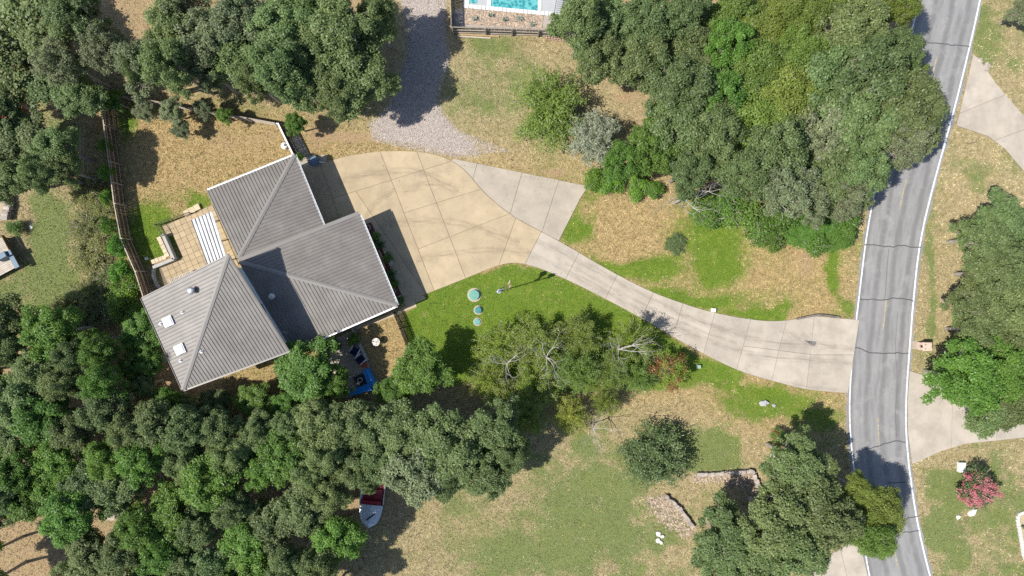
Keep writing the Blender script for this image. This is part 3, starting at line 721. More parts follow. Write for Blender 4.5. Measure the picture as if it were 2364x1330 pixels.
# patio cover of silver sheets
q = [P(442, 508, 2.75), P(490, 488, 2.9), P(522, 590, 2.9), P(479, 610, 2.75)]
cov = empty('patio_cover', P(480, 560), 0, 'bright silver corrugated metal patio cover beside the tan pavers', 'patio cover')
n_p = 6
for k in range(n_p):
    a0 = q[0].lerp(q[1], k / n_p); a1 = q[0].lerp(q[1], (k + 1) / n_p - .015); b0 = q[3].lerp(q[2], k / n_p); b1 = q[3].lerp(q[2], (k + 1) / n_p - .015)
    up = Vector((0, 0, .05)); mb = MB(); e = .14
    pts0 = [a0, a0 + up * 2.2, a0.lerp(a1, e) + up * 0, a0.lerp(a1, .5) + up * .5, a1]; pts1 = [b0, b0 + up * 2.2, b0.lerp(b1, e) + up * 0, b0.lerp(b1, .5) + up * .5, b1]
    mb.add(pts0 + pts1 + [a0 - up, a1 - up, b1 - up, b0 - up], [(i, i + 1, 6 + i, 5 + i) for i in range(4)] + [(10, 11, 12, 13), (0, 5, 13, 10), (4, 11, 12, 9)])
    o = mb.build('roof_sheet', 'silver_metal', cov); o.location = -cov.location
for pt in (q[0].lerp(q[2], .04), q[3].lerp(q[1], .04), q[0].lerp(q[3], .5).lerp(q[1].lerp(q[2], .5), .04)):
    o = MB().box((pt.x, pt.y, pt.z / 2 - .03), (.12, .12, pt.z - .08), ang).build('post', 'white_paint', cov); o.location = -cov.location
mb = MB().bar(q[0] + Vector((.05, 0, -.1)), q[3] + Vector((.05, 0, -.1)), .08, .12); o = mb.build('beam', 'white_paint', cov); o.location = -cov.location

# ------------------------------------------------------------------ fences
def fence(name, line, h, label, plank_m, rail_m, side, plank_w=.14, gap=.012, rails=(.25, .95, 1.6), post_every=2.4, cap=None, cat='fence', thick=.02):
    """line in photo pixels at ground level; rails and posts stand on the given side (+1 left of travel)"""
    pts = [P(*p) for p in line]; root = empty(name, pts[0], 0, label, cat)
    pm = MB().box((0, 0, h / 2), (plank_w - gap, thick, h)).add([], []).mesh('plank')
    tot = 0; since = 9
    for i in range(len(pts) - 1):
        a, b_ = pts[i], pts[i + 1]; d = b_ - a; L = d.length; d.normalize(); az = math.atan2(d.y, d.x); nrm = Vector((-d.y, d.x, 0)) * side
        k = int(L / plank_w)
        for j in range(k):
            c_ = a + d * (j + .5) * L / k; o = obj('plank', pm, plank_m, root, c_ - pts[0] + Vector((0, 0, random.uniform(-.02, .015)))); o.rotation_euler = (random.uniform(-.006, .006), random.uniform(-.008, .008), az)
        for rz in rails:
            o = MB().bar(a + nrm * (thick / 2 + .025) + Vector((0, 0, rz)), b_ + nrm * (thick / 2 + .025) + Vector((0, 0, rz)), .05, .09).build('rail', rail_m, root); o.location = -pts[0]
        np_ = max(1, round(L / post_every))
        for j in range(np_ + (1 if i == len(pts) - 2 else 0)):
            c_ = a + d * (L * j / np_) + nrm * (thick / 2 + .1); o = MB().box(c_ + Vector((0, 0, (h + .06) / 2)), (.1, .1, h + .06), az).build('post', rail_m, root); o.location = -pts[0]
        if cap:
            o = MB().bar(a + Vector((0, 0, h + .02)), b_ + Vector((0, 0, h + .02)), cap, .035).build('cap_rail', rail_m, root); o.location = -pts[0]
    return root
fence('wood_fence', [(259, 226), (266, 300), (277, 381), (289, 476), (304, 555), (336, 628), (356, 690)], 1.85, 'long brown plank fence down the west side of the back lawn', 'fence_brown', 'fence_rail', 1, cap=.09)
fence('wood_fence', [(259, 222), (400, 247), (520, 269), (648, 292)], 1.7, 'weathered plank fence with pale rails across the top of the back lawn', 'fence_dark', 'fence_rail', -1, rails=(.3, .7, 1.1, 1.5))
fence('wood_fence', [(655, 294), (690, 366)], 1.7, 'short dark fence with pale cap between back lawn and gravel', 'fence_dark', 'white_paint', -1, rails=(.4, 1.3), cap=.14)
fence('picket_fence', [(912, 720), (928, 757), (960, 845)], 1.35, 'dark picket fence between the straw yard and the green front lawn', 'fence_dark', 'fence_grey', -1, .11, .02, (.25, 1.05), 2.2)
fence('pool_fence', [(1047, 77), (1122, 79), (1182, 81), (1242, 83), (1330, 87)], 1.75, 'grey board fence with two pale rails below the pool', 'fence_grey', 'fence_rail', -1, .14, .02, (.3, .95, 1.65), 2.5)
fence('pool_fence', [(1046, 77), (1044, 0), (1042, -90)], 1.75, 'grey board fence running up the west side of the pool', 'fence_grey', 'fence_rail', 1, .14, .02, (.3, 1.6), 2.5)
# wire fence of the western neighbour
wf = empty('wire_fence', P(194, 250), 0, 'thin wire fence with posts at the edge of the western neighbour lawn', 'fence')
wp_ = [P(194, y) for y in (235, 290, 345, 400)]
for p in wp_:
    o = MB().tube([p, p + Vector((0, 0, 1.2))], [.03, .03], 6).build('post', 'galv', wf); o.location = -wf.location
for z in (.1, .6, 1.15):
    o = MB().tube([p + Vector((0, 0, z)) for p in wp_], [.012] * 4, 4).build('wire', 'galv', wf); o.location = -wf.location

# patio railing
def railing(name, line, h, label):
    pts = [P(*p) for p in line]; root = empty(name, pts[0], 0, label, 'railing')
    for i in range(len(pts) - 1):
        a, b_ = pts[i], pts[i + 1]; L = (b_ - a).length
        for z in (.12, h):
            o = MB().bar(a + Vector((0, 0, z)), b_ + Vector((0, 0, z)), .05, .04).build('rail', 'dark_metal', root); o.location = -pts[0]
        k = int(L / .16); bmsh = MB().box((0, 0, h / 2), (.02, .02, h)).mesh('baluster')
        for j in range(1, k): obj('baluster', bmsh, 'dark_metal', root, a.lerp(b_, j / k) - pts[0])
        for p in (a, b_): o = MB().box(p + Vector((0, 0, h / 2 + .03)), (.06, .06, h + .06), ang).build('post', 'dark_metal', root); o.location = -pts[0]
railing('patio_railing', [(386, 545), (369, 520), (445, 493)], .95, 'black metal railing at the north-west corner of the paver patio')

# planter wall on the patio
pw = empty('planter', P(400, 600), 0, 'raised L-shaped planter with grey wall and tan stone border', 'planter')
def add(mb, name, m, root): o = mb.build(name, m, root); o.location = -root.location; return o
for a, b_ in (((384, 542), (409, 599)), ((409, 599), (362, 618))):
    add(MB().bar(P(*a) + Vector((0, 0, .36)), P(*b_) + Vector((0, 0, .36)), .22, .72), 'wall', 'wall_grey', pw)
    add(MB().bar(P(*a) + Vector((0, 0, .74)), P(*b_) + Vector((0, 0, .74)), .28, .05), 'cap', 'wall_grey', pw)
add(MB().prism([P2(*p) for p in [(378, 545), (384, 543), (407, 597), (362, 615), (360, 608), (396, 592)]], 0, .45), 'soil', 'dirt', pw)
for a, b_, k in (((372, 548), (393, 594), 5), ((388, 594), (356, 606), 4)):
    for j in range(k):
        p0 = P(a[0] + (b_[0] - a[0]) * j / k, a[1] + (b_[1] - a[1]) * j / k); p1 = P(a[0] + (b_[0] - a[0]) * (j + .94) / k, a[1] + (b_[1] - a[1]) * (j + .94) / k)
        add(MB().bar(p0 + Vector((0, 0, .27 + random.uniform(-.02, .02))), p1 + Vector((0, 0, .27)), .4 + random.uniform(-.04, .04), .54), 'border_stone', 'capstone', pw)
# steps up to the lawn
st = empty('garden_steps', P(450, 485), ang, 'tan stone slab steps between the patio and the back lawn', 'steps')
for k in range(3): MB().box((-.75 + k * .56, .05 * k, .14), (.53, .55, .28)).build('step_slab', 'capstone', st)
kb = empty('curved_kerb', P(362, 645), 0, 'pale curved kerb wall in the shade west of the patio', 'kerb')
cp = smooth_poly([(358, 621), (358, 640), (364, 655), (371, 664)], 2)
for i in range(0, len(cp) - 2, 2): add(MB().bar(P(*cp[i]) + Vector((0, 0, .2)), P(*cp[i + 2]) + Vector((0, 0, .2)), .22, .4), 'kerb_stone', 'wall_grey', kb)
bn_ = empty('slatted_bench', P(424, 640), ang, 'weathered grey slatted bench against the tall roof edge on the patio', 'bench')
for k in range(15): MB().box((-1.15 + k * .165, 0, .44), (.11, .5, .04)).build('slat', 'deck_wood', bn_)
for x in (-1.1, 1.1): MB().box((x, 0, .21), (.08, .45, .42)).build('leg', 'deck_wood', bn_)

# ------------------------------------------------------------------ trees and shrubs
def rot_to(nrm, spin):
    """orthonormal tangent frames for an array of normals"""
    ref = np.where(np.abs(nrm[:, 2:3]) < .9, np.array([[0, 0, 1.0]]), np.array([[1.0, 0, 0]]))
    t = np.cross(nrm, ref); t /= np.linalg.norm(t, axis=1, keepdims=True) + 1e-9; bt = np.cross(nrm, t)
    c, s_ = np.cos(spin)[:, None], np.sin(spin)[:, None]
    return t * c + bt * s_, -t * s_ + bt * c
def leaves(pos, nrm, ln, wd, tone, spin=None, fold=0.0):
    """one pointed leaf (a quad, four corners) per point"""
    k = len(pos); spin = rng.uniform(0, 2 * np.pi, k) if spin is None else spin
    t, bt = rot_to(nrm, spin)
    ln = ln[:, None]; wd = wd[:, None]
    v = np.stack([pos - t * ln * .5, pos + bt * wd * .5 - t * ln * .05 + nrm * fold, pos + t * ln * .5, pos - bt * wd * .5 - t * ln * .05 + nrm * fold], 1).reshape(-1, 3)
    f = np.arange(4 * k).reshape(-1, 4); return v, f, tone
def unit(a): return a / (np.linalg.norm(a, axis=1, keepdims=True) + 1e-9)
def sphere_dirs(k, zmin=-1.0):
    z = rng.uniform(zmin, 1, k); t = rng.uniform(0, 2 * np.pi, k); r = np.sqrt(1 - z * z); return np.stack([r * np.cos(t), r * np.sin(t), z], 1)

def clump_centres(k, R, zc, rz, zmin=-.35, inner=.25):
    pts = []
    tries = 0
    mind = R * 1.75 / math.sqrt(k)
    while len(pts) < k and tries < 6000:
        tries += 1
        d = sphere_dirs(1, zmin)[0]; rr = rng.uniform(.72, 1.0) if rng.random() > inner else rng.uniform(.25, .7)
        wob = 1 + .28 * math.sin(3 * math.atan2(d[1], d[0]) + k) * (1 - abs(d[2])) + rng.uniform(-.10, .16)
        p = np.array([d[0] * R * rr * wob, d[1] * R * rr * wob, zc + d[2] * rz * rr])
        if all(np.linalg.norm(p - q) > mind * (1 - tries / 9000) for q in pts): pts.append(p)
    return np.array(pts)
def limbs(centres, hbase, R, trunk_r, seed, bark_tips=.02, over=.12, wiggle=.25):
    """tapered trunk with limbs that reach the leaf clumps"""
    r_ = random.Random(seed); mb = MB()
    top = np.array([r_.uniform(-.3, .3), r_.uniform(-.3, .3), hbase])
    mb.tube([(0, 0, -.1), (top[0] * .3, top[1] * .3, hbase * .5), tuple(top)], [trunk_r * 1.25, trunk_r, trunk_r * .8], 8)
    mains = []; nm_ = 6
    for k in range(nm_):
        a = 2 * math.pi * k / nm_ + r_.uniform(-.3, .3); L = R * r_.uniform(.35, .55)
        e = top + np.array([math.cos(a) * L, math.sin(a) * L, r_.uniform(.6, 1.7)])
        m1 = (top + e) / 2 + np.array([r_.uniform(-wiggle, wiggle), r_.uniform(-wiggle, wiggle), .2])
        mb.tube([tuple(top), tuple(m1), tuple(e)], [trunk_r * .6, trunk_r * .45, trunk_r * .32], 6); mains.append(e)
    mains.append(top + np.array([0, 0, 1.2])); mb.tube([tuple(top), tuple(mains[-1])], [trunk_r * .7, trunk_r * .4], 6)
    for c_ in centres:
        s0 = min(mains, key=lambda q: np.linalg.norm(q - c_)); d = c_ - s0; e = c_ + d * over + np.array([0, 0, r_.uniform(0, .25)])
        m1 = s0 + d * .5 + np.array([r_.uniform(-wiggle, wiggle), r_.uniform(-wiggle, wiggle), r_.uniform(0, wiggle)])
        mb.tube([tuple(s0), tuple(m1), tuple(e)], [trunk_r * .28, trunk_r * .17, bark_tips], 5)
        for _ in range(2):
            e2 = m1 + (e - m1) * .4 + np.array([r_.uniform(-.8, .8), r_.uniform(-.8, .8), r_.uniform(-.1, .6)]); mb.tube([tuple(m1), tuple(e2)], [trunk_r * .13, bark_tips * .7], 4)
    return mb
PROTO = {}
def proto_broadleaf(key, seed, R=4.0, h=10.0, nclump=40, per=480, ln=(.15, .30), wd=(.09, .18), rc=(.15, .25), leaf='leaf_oak', bark='bark', zc=.68, rz=.26, flat=.75, up=1.25, jit=.5, sparse=1.0, tonebias=0.0):
    global rng
    rng = np.random.default_rng(seed)
    cc = clump_centres(nclump, R * .74, h * zc, h * rz)
    P_, N_, T_ = [], [], []
    for c_ in cc:
        r = R * rng.uniform(*rc); k = int(per * sparse * rng.uniform(.75, 1.25) * (r / (R * np.mean(rc))) ** 2)
        d = sphere_dirs(k, -.55); rad = rng.uniform(.15, 1.18, k)[:, None] ** .6
        lump = 1 + .22 * np.sin(d[:, 0:1] * 5 + c_[0]) * np.sin(d[:, 1:2] * 5 + c_[1] * 2)
        p = c_ + d * rad * lump * r * np.array([1, 1, flat]) + rng.normal(0, .09, (k, 3))
        nn = unit(d * .55 + np.array([0, 0, up]) + rng.normal(0, jit, (k, 3)))
        P_.append(p); N_.append(nn); T_.append(np.clip(rng.normal(.42 + tonebias + rng.uniform(-.16, .16), .24, k), 0, 1))
    p = np.concatenate(P_); nn = np.concatenate(N_); k = len(p)
    v, f, t = leaves(p, nn, rng.uniform(*ln, k), rng.uniform(*wd, k), np.concatenate(T_))
    crown = np_mesh(key + '_crown', v, f, {'rnd': t}); crown.materials.append(M[leaf])
    tr = limbs(cc, h * (zc - rz * .75), R, R * .055, seed).mesh(key + '_trunk'); tr.materials.append(M[bark])
    PROTO[key] = (crown, tr, R, h)
def proto_feather(key, seed, R=4.0, h=8.0, nbr=70, leaf='leaf_elm', bark='bark', per=120, droop=.5, ln=(.20, .34), wd=(.06, .10), start=.15, base=.28, spread=1.0, twig=.035):
    """thin arching branches, each feathered with narrow leaves"""
    global rng
    rng = np.random.default_rng(seed); r_ = random.Random(seed); mb = MB()
    top = Vector((0, 0, h * base)); mb.tube([(0, 0, -.1), tuple(top)], [R * .06, R * .045], 8)
    P_, N_, T_ = [], [], []
    for k in range(nbr):
        a = r_.uniform(0, 2 * math.pi); el = math.asin(r_.uniform(.05, 1.0) ** .8); L = R * r_.uniform(.75, 1.1)
        d = Vector((math.cos(a) * math.cos(el) * spread, math.sin(a) * math.cos(el) * spread, math.sin(el) * (h * .62) / R))
        pts = []
        for q in range(6):
            t = q / 5; pts.append(top + d * L * t + Vector((r_.uniform(-.14, .14), r_.uniform(-.14, .14), -droop * t * t * L * .5)))
        mb.tube(pts, [R * .02 * (1 - t * .8) + twig * .2 for t in np.linspace(0, 1, 6)], 4)
        kk = int(per * r_.uniform(.6, 1.3)); tt = rng.uniform(start, 1.06, kk) ** .75; seg = np.clip((tt * 5).astype(int), 0, 4); fr = tt * 5 - seg
        pa = np.array([tuple(p) for p in pts]); base_ = pa[seg] + (pa[seg + 1] - pa[seg]) * fr[:, None]
        off = rng.normal(0, 1, (kk, 3)) * np.array([.26, .26, .13]) * R / 4
        P_.append(base_ + off); dirn = unit(pa[seg + 1] - pa[seg])
        nn = unit(np.array([0, 0, .9]) + rng.normal(0, .5, (kk, 3))); N_.append(nn); T_.append(np.clip(rng.normal(.45 + r_.uniform(-.2, .2), .22, kk), 0, 1))
    p = np.concatenate(P_); nn = np.concatenate(N_); k = len(p)
    v, f, t = leaves(p, nn, rng.uniform(*ln, k), rng.uniform(*wd, k), np.concatenate(T_))
    crown = np_mesh(key + '_crown', v, f, {'rnd': t}); crown.materials.append(M[leaf]); tr = mb.mesh(key + '_trunk'); tr.materials.append(M[bark])
    PROTO[key] = (crown, tr, R, h)
for i in range(4): proto_broadleaf('oak%d' % i, 11 + i, nclump=62 + 6 * i, per=300, rc=(.10, .20))
for i in range(3): proto_broadleaf('grey%d' % i, 31 + i, leaf='leaf_oak_grey', nclump=64, per=250, rc=(.09, .18), jit=.6)
for i in range(3): proto_broadleaf('bright%d' % i, 51 + i, leaf='leaf_oak_bright', nclump=54, per=340, rc=(.11, .21))
proto_broadleaf('shade0', 61, leaf='leaf_oak', nclump=26, per=260, rc=(.18, .28), ln=(.25, .45), wd=(.18, .3))
for i in range(2): proto_feather('elm%d' % i, 71 + i, nbr=95, per=170)
for i in range(2): proto_broadleaf('mesq%d' % i, 75 + i, leaf='leaf_elm', nclump=48, per=400, ln=(.18, .32), wd=(.07, .12), rc=(.14, .23))
for i in range(3): proto_feather('olive%d' % i, 81 + i, leaf='leaf_olive', nbr=80, per=135, bark='bark', droop=.3, twig=.08)
proto_feather('cedar0', 91, R=3.4, h=7, leaf='leaf_cedar', nbr=120, per=110, droop=.2, ln=(.22, .36), wd=(.07, .12), bark='bark_dark', base=.12)
proto_feather('silver0', 95, R=3.0, h=7, leaf='leaf_silver', nbr=100, per=120, droop=.1, ln=(.24, .4), wd=(.05, .09), base=.25)
proto_feather('brush0', 97, R=2.4, h=2.6, leaf='leaf_brush', nbr=80, per=55, droop=.35, base=.06, ln=(.16, .3), wd=(.04, .08))
for i in range(2): proto_broadleaf('shrub%d' % i, 101 + i, R=1.6, h=2.4, nclump=16, per=220, ln=(.13, .22), wd=(.08, .14), rc=(.28, .42), leaf='leaf_shrub', zc=.52, rz=.42)
for i in range(2): proto_broadleaf('bush%d' % i, 105 + i, R=1.6, h=2.4, nclump=16, per=200, ln=(.12, .22), wd=(.07, .13), rc=(.28, .42), leaf='leaf_oak_bright', zc=.52, rz=.42)
proto_broadleaf('rust0', 111, R=2.2, h=4.0, nclump=18, per=220, leaf='leaf_olive', ln=(.12, .22), wd=(.07, .12))
proto_broadleaf('rustred', 112, R=2.2, h=4.0, nclump=16, per=55, leaf='leaf_rust', ln=(.12, .22), wd=(.07, .12), rc=(.16, .3))
proto_broadleaf('myrtle', 115, R=2.1, h=3.2, nclump=26, per=200, leaf='leaf_cedar', ln=(.14, .22), wd=(.07, .12), zc=.55, rz=.38, rc=(.22, .3))
proto_broadleaf('myrtle_bloom', 116, R=2.15, h=3.3, nclump=95, per=46, leaf='flower_pink', ln=(.10, .17), wd=(.09, .13), zc=.57, rz=.40, rc=(.07, .11))
rng = np.random.default_rng(77)

def plant(name, key, px, py, rpx, h, label, cat, group=None, hc=.68, extra=None):
    crown, tr, R0, h0 = PROTO[key]
    base = P(px, py, h * hc); s_ = rpx * S * (CAMH - h * hc) / CAMH / R0
    root = empty(name, (base.x, base.y, 0), 0, label, cat, group)
    rz = random.uniform(0, 6.28)
    for nm, me in ((('crown', crown), ('trunk', tr)) if h > 2.9 else (('foliage', crown), ('stem', tr))):
        o = bpy.data.objects.new(nm, me); link(o, root); o.scale = (s_, s_, h / h0); o.rotation_euler = (0, 0, rz)
    if extra:
        for nm, k2 in extra:
            o = bpy.data.objects.new(nm, PROTO[k2][0]); link(o, root); q_ = 1.1 * R0 / PROTO[k2][2]; o.scale = (s_ * q_, s_ * q_, h * 1.06 / PROTO[k2][3]); o.rotation_euler = (0, 0, rz)
    return root
LAND = [(1120, 770, 'near the tank lids'), (1345, 760, 'beside the driveway lane'), (1430, 880, 'beside the reddish tree'), (1090, 890, 'beside the round oak'), (1215, 985, 'below the bank'), (1690, 35, 'behind the pool oaks'), (2070, 10, 'at the upper road edge'), (1740, 290, 'above the dry field'), (1930, 0, 'between the roadside oaks'), (2150, 540, 'facing the driveway mouth'), (2150, 740, 'behind the brick mailbox'), (1820, 1040, 'by the pink-flowered shrub'), (1740, 1180, 'shading the rock bed'), (1930, 1290, 'by the southern drive'), (863, 1175, 'beside the parked boat'), (256, 1190, 'round the clearing with the seat'), (70, 1285, 'by the bare clearing'), (340, 860, 'behind the tall roof'), (430, 960, 'below the pointed roof corner'), (640, 960, 'below the large shade tree'), (790, 1310, 'at the edge of the southern field'), (100, 760, 'at the edge of the western lawn'),
        (300, 30, 'by the bare patch of earth'), (900, 150, 'overhanging the gravel drive'), (402, 104, 'by the old tyre'), (560, 215, 'over the north fence'), (690, 270, 'above the short dark fence'), (1310, 60, 'beside the pool fence'), (1420, 220, 'by the small bare gap'), (1375, 312, 'behind the silvery tree'), (1590, 400, 'behind the dead white tree'), (1745, 165, 'among the yellow-green elms'), (2110, 150, 'touching the upper road edge'), (2060, 420, 'shading the road centre line'), (1850, 480, 'above the leafy border bushes'), (930, 960, 'below the smaller oak'), (1180, 1060, 'next to the southern lawn')]
def where(x, y):
    d, t_ = min((math.hypot(x - a, y - b_), t_) for a, b_, t_ in LAND); return t_ if d < 130 else 'deep among the others'
def wood(keys, pts, h, name, label, group, cat='tree', hv=.15):
    if name == 'oak_tree' and len(pts) > 6:
        for q in pts:
            key = random.choice(keys); tone = {'g': 'grey-green', 'o': 'mid-green', 'b': 'bright green', 's': 'dark green'}[key[0]]; r = q[2] * random.uniform(1.0, 1.15)
            size = 'broad' if r > 82 else ('small' if r < 60 else 'medium')
            plant(name, key, q[0] + random.uniform(-6, 6), q[1] + random.uniform(-6, 6), r, (q[3] if len(q) > 3 else h) * random.uniform(1 - hv, 1 + hv), '%s %s oak of the %s, %s' % (size, tone, 'south-west wood' if 'south-west' in group else group.replace('oaks', 'stand', 1), where(q[0], q[1])), cat, group)
        return
    for i, q in enumerate(pts):
        hh = (q[3] if len(q) > 3 else h) * random.uniform(1 - hv, 1 + hv)
        if i == 0: base_label = label
        if cat == 'tree' and len(pts) > 3: w_ = where(q[0], q[1]); label = base_label + ', ' + w_ if w_[:4] != 'deep' else base_label
        plant(name, random.choice(keys) if isinstance(keys, (list, tuple)) else keys, q[0] + random.uniform(-6, 6), q[1] + random.uniform(-6, 6), q[2] * random.uniform(1.0, 1.15), hh, label, cat, group)
OAK = ['oak0', 'oak1', 'oak2', 'oak3']; GREY = ['grey0', 'grey1', 'grey2']; BRI = ['bright0', 'bright1', 'bright2']
# north-west wood
wood(GREY + ['oak0'], [(185, 40, 80), (250, 110, 70), (330, 150, 72), (410, 62, 72), (400, 150, 66), (480, 100, 78), (560, 45, 78), (490, 168, 50), (330, 165, 40), (590, 188, 48), (150, 150, 60), (420, 10, 60)], 10.5, 'oak_tree', 'grey-green oak in the wood above the back lawn fence', 'oaks above the back lawn')
wood(OAK, [(640, 75, 80), (650, 165, 74), (720, 120, 82), (715, 35, 72), (800, 80, 92), (835, 180, 92), (785, 218, 54), (560, 145, 82), (870, 45, 55), (700, 205, 54), (745, 190, 70)], 11, 'oak_tree', 'full green oak standing beside the gravel drive of the north neighbour', 'oaks beside the gravel drive')
wood(['shade0', 'oak1', 'bright1'], [(50, 50, 85), (30, 150, 75), (100, 110, 70), (190, 215, 60), (110, 200, 60), (20, 230, 50)], 6.5, 'oak_tree', 'low dark shaded tree in the north-west corner wood', 'shaded corner trees')
wood(OAK + ['bright0'], [(55, 345, 88), (135, 350, 60), (20, 290, 62), (150, 395, 45), (100, 400, 50), (20, 410, 55)], 8, 'oak_tree', 'green oak beside the western neighbour lawn', 'oaks by the western lawn')
# south-west wood
random.seed(21); pts = []
FOR = [(-60, 735), (120, 745), (262, 790), (300, 985), (560, 985), (860, 975), (900, 1050), (830, 1110), (820, 1150), (760, 1200), (790, 1260), (780, 1380), (-60, 1380)]
CLR = [(70, 1285, 78), (250, 1190, 34), (862, 1185, 40), (700, 1240, 30), (640, 1140, 14), (350, 1120, 22)]
tries = 0
while tries < 14000:
    tries += 1; x, y = random.uniform(-60, 880), random.uniform(735, 1380)
    if not inpoly(np.array([x]), np.array([y]), FOR)[0]: continue
    if any(math.hypot(x - a, y - b_) < r + 42 for a, b_, r in CLR): continue
    if all(math.hypot(x - a, y - b_) > 62 for a, b_, _ in pts): pts.append((x, y, random.uniform(50, 74)))
wood(OAK + OAK + BRI, pts, 8.5, 'oak_tree', 'green oak in the dense wood south-west of the house', 'oaks of the south-west wood', hv=.12)
wood(OAK + GREY[:1], [(930, 1000, 78), (955, 1085, 84), (1040, 1020, 95), (1110, 1085, 66), (1140, 985, 70), (1030, 1100, 60), (1180, 1040, 50)], 9, 'oak_tree', 'dusty green oak between the parked boat and the mown field', 'oaks by the boat')
plant('oak_tree', 'oak1', 848, 1098, 44, 8.0, 'oak whose crown hides the stern of the parked boat', 'tree')
# west brush along the fence
wood('brush0', [(185, 440, 48), (225, 470, 44), (190, 520, 52), (230, 560, 46), (195, 600, 54), (235, 640, 48), (180, 680, 50), (230, 710, 52), (170, 745, 44), (120, 720, 40)], 2.3, 'brush_shrub', 'pale yellow-green brush growing outside the brown plank fence', 'brush outside the fence', 'shrub')
wood(['shrub0', 'shrub1'], [(236, 330, 15), (243, 400, 16), (248, 460, 17), (254, 515, 18), (262, 570, 22), (276, 622, 26), (288, 668, 28), (280, 710, 32), (308, 735, 28)], 2.4, 'evergreen_shrub', 'bright green shrub crowding the brown plank fence', 'shrubs along the plank fence', 'shrub')
wood(['bright0', 'bright2', 'oak2'], [(325, 775, 50), (350, 830, 40), (312, 840, 40), (335, 890, 36), (395, 925, 30)], 5.5, 'garden_tree', 'dark green tree pressed against the tall west roof', 'trees west of the tall roof')
# back lawn trees
for (x, y, r, h_), lb in zip([(262, 232, 30, 4.5), (335, 258, 29, 3.4), (398, 258, 36, 3.8), (470, 250, 28, 3.2), (520, 268, 22, 2.9), (420, 300, 26, 3.0)],
        ['young green oak in the north-west corner of the back lawn', 'small sparse tree leaning by the corner oak', 'spreading small oak along the north fence', 'little oak between spreading oak and straggly sapling', 'straggly sapling nearest the bare part of the north fence', 'low sapling in front of the spreading small oak']):
    plant('small_oak', random.choice(['grey0', 'bright1', 'grey2']), x, y, r, h_, lb, 'tree')
plant('small_oak', 'bright0', 683, 287, 30, 4.2, 'small bright tree hanging over the short dark fence', 'tree')
plant('leafy_shrub', 'shrub1', 690, 362, 9, 2.0, 'tiny bright shrub at the garage roof corner', 'shrub')
# trees south of the house
plant('shade_tree', 'bright1', 705, 845, 84, 7.0, 'large bright green shade tree over the terrace by the house', 'tree')
plant('shade_tree', 'bright2', 775, 880, 46, 5.5, 'smaller green tree between large shade tree and blue sofa', 'tree')
for (x, y, r, h_), lb in zip([(590, 925, 52, 4.5), (500, 930, 42, 3.8), (430, 938, 38, 3.6), (660, 935, 40, 4.5), (740, 925, 36, 4)],
        ['dark leafy tree south of the tall roof corner beside ivy', 'rounded green tree south of the tall roof', 'bright bushy tree at the pointed corner of tall roof', 'leafy tree below the large shade tree', 'green tree below the terrace beside the leafy tree']):
    plant('garden_tree', random.choice(['bright0', 'bright2', 'oak3']), x, y, r, h_, lb, 'tree')
plant('oak_tree', 'bright1', 975, 850, 74, 7.0, 'round oak standing below the green lawn and straw yard', 'tree')
plant('oak_tree', 'bright2', 905, 900, 46, 5.5, 'smaller oak beside the blue covered sofa', 'tree')
wood(['olive0', 'olive1', 'olive2', 'elm0', 'elm1'], [(1150, 800, 58), (1125, 880, 54), (1240, 795, 66), (1235, 880, 62), (1345, 770, 60), (1340, 865, 58), (1425, 855, 50), (1215, 960, 56)], 5.5, 'open_tree', 'thin olive-green tree with pale bare branches on the lawn bank', 'thin trees on the lawn bank')
plant('open_tree', 'olive2', 1470, 790, 60, 6.5, 'thin tree whose shadow lies across the driveway lane', 'tree')
plant('open_tree', 'elm1', 1480, 870, 52, 5.0, 'dense yellow-green tree beside the reddish tree', 'tree')
plant('sumac', 'rust0', 1548, 852, 44, 3.8, 'reddish turning tree by the driveway lane', 'tree', extra=[('red_leaves', 'rustred')])
wood(['olive0', 'olive1'], [(1325, 965, 44), (1400, 940, 34)], 4.5, 'open_tree', 'sparse twiggy tree below the lawn bank', 'sparse trees below the bank')
plant('cedar_tree', 'cedar0', 1525, 1065, 82, 5.5, 'dark spreading cedar alone on the southern lawn', 'tree')
# south-east trees by the road
wood(BRI[:1] + OAK, [(1665, 1235, 84), (1745, 1290, 78), (1690, 1320, 60)], 7, 'oak_tree', 'green oak below the stone bed on the south lawn', 'oaks below the stone bed')
wood(OAK, [(1835, 1060, 76), (1860, 1140, 98), (1790, 1200, 88), (1900, 1200, 82), (1840, 1260, 70)], 8.5, 'oak_tree', 'broad oak between stone bed and road', 'oaks between stone bed and road')
wood('mesq0', [(1985, 1195, 72), (2040, 1180, 58), (2010, 1240, 50), (1975, 1130, 42)], 7.5, 'mesquite_tree', 'yellow-green tree overhanging the road', 'yellow-green trees overhanging the road')
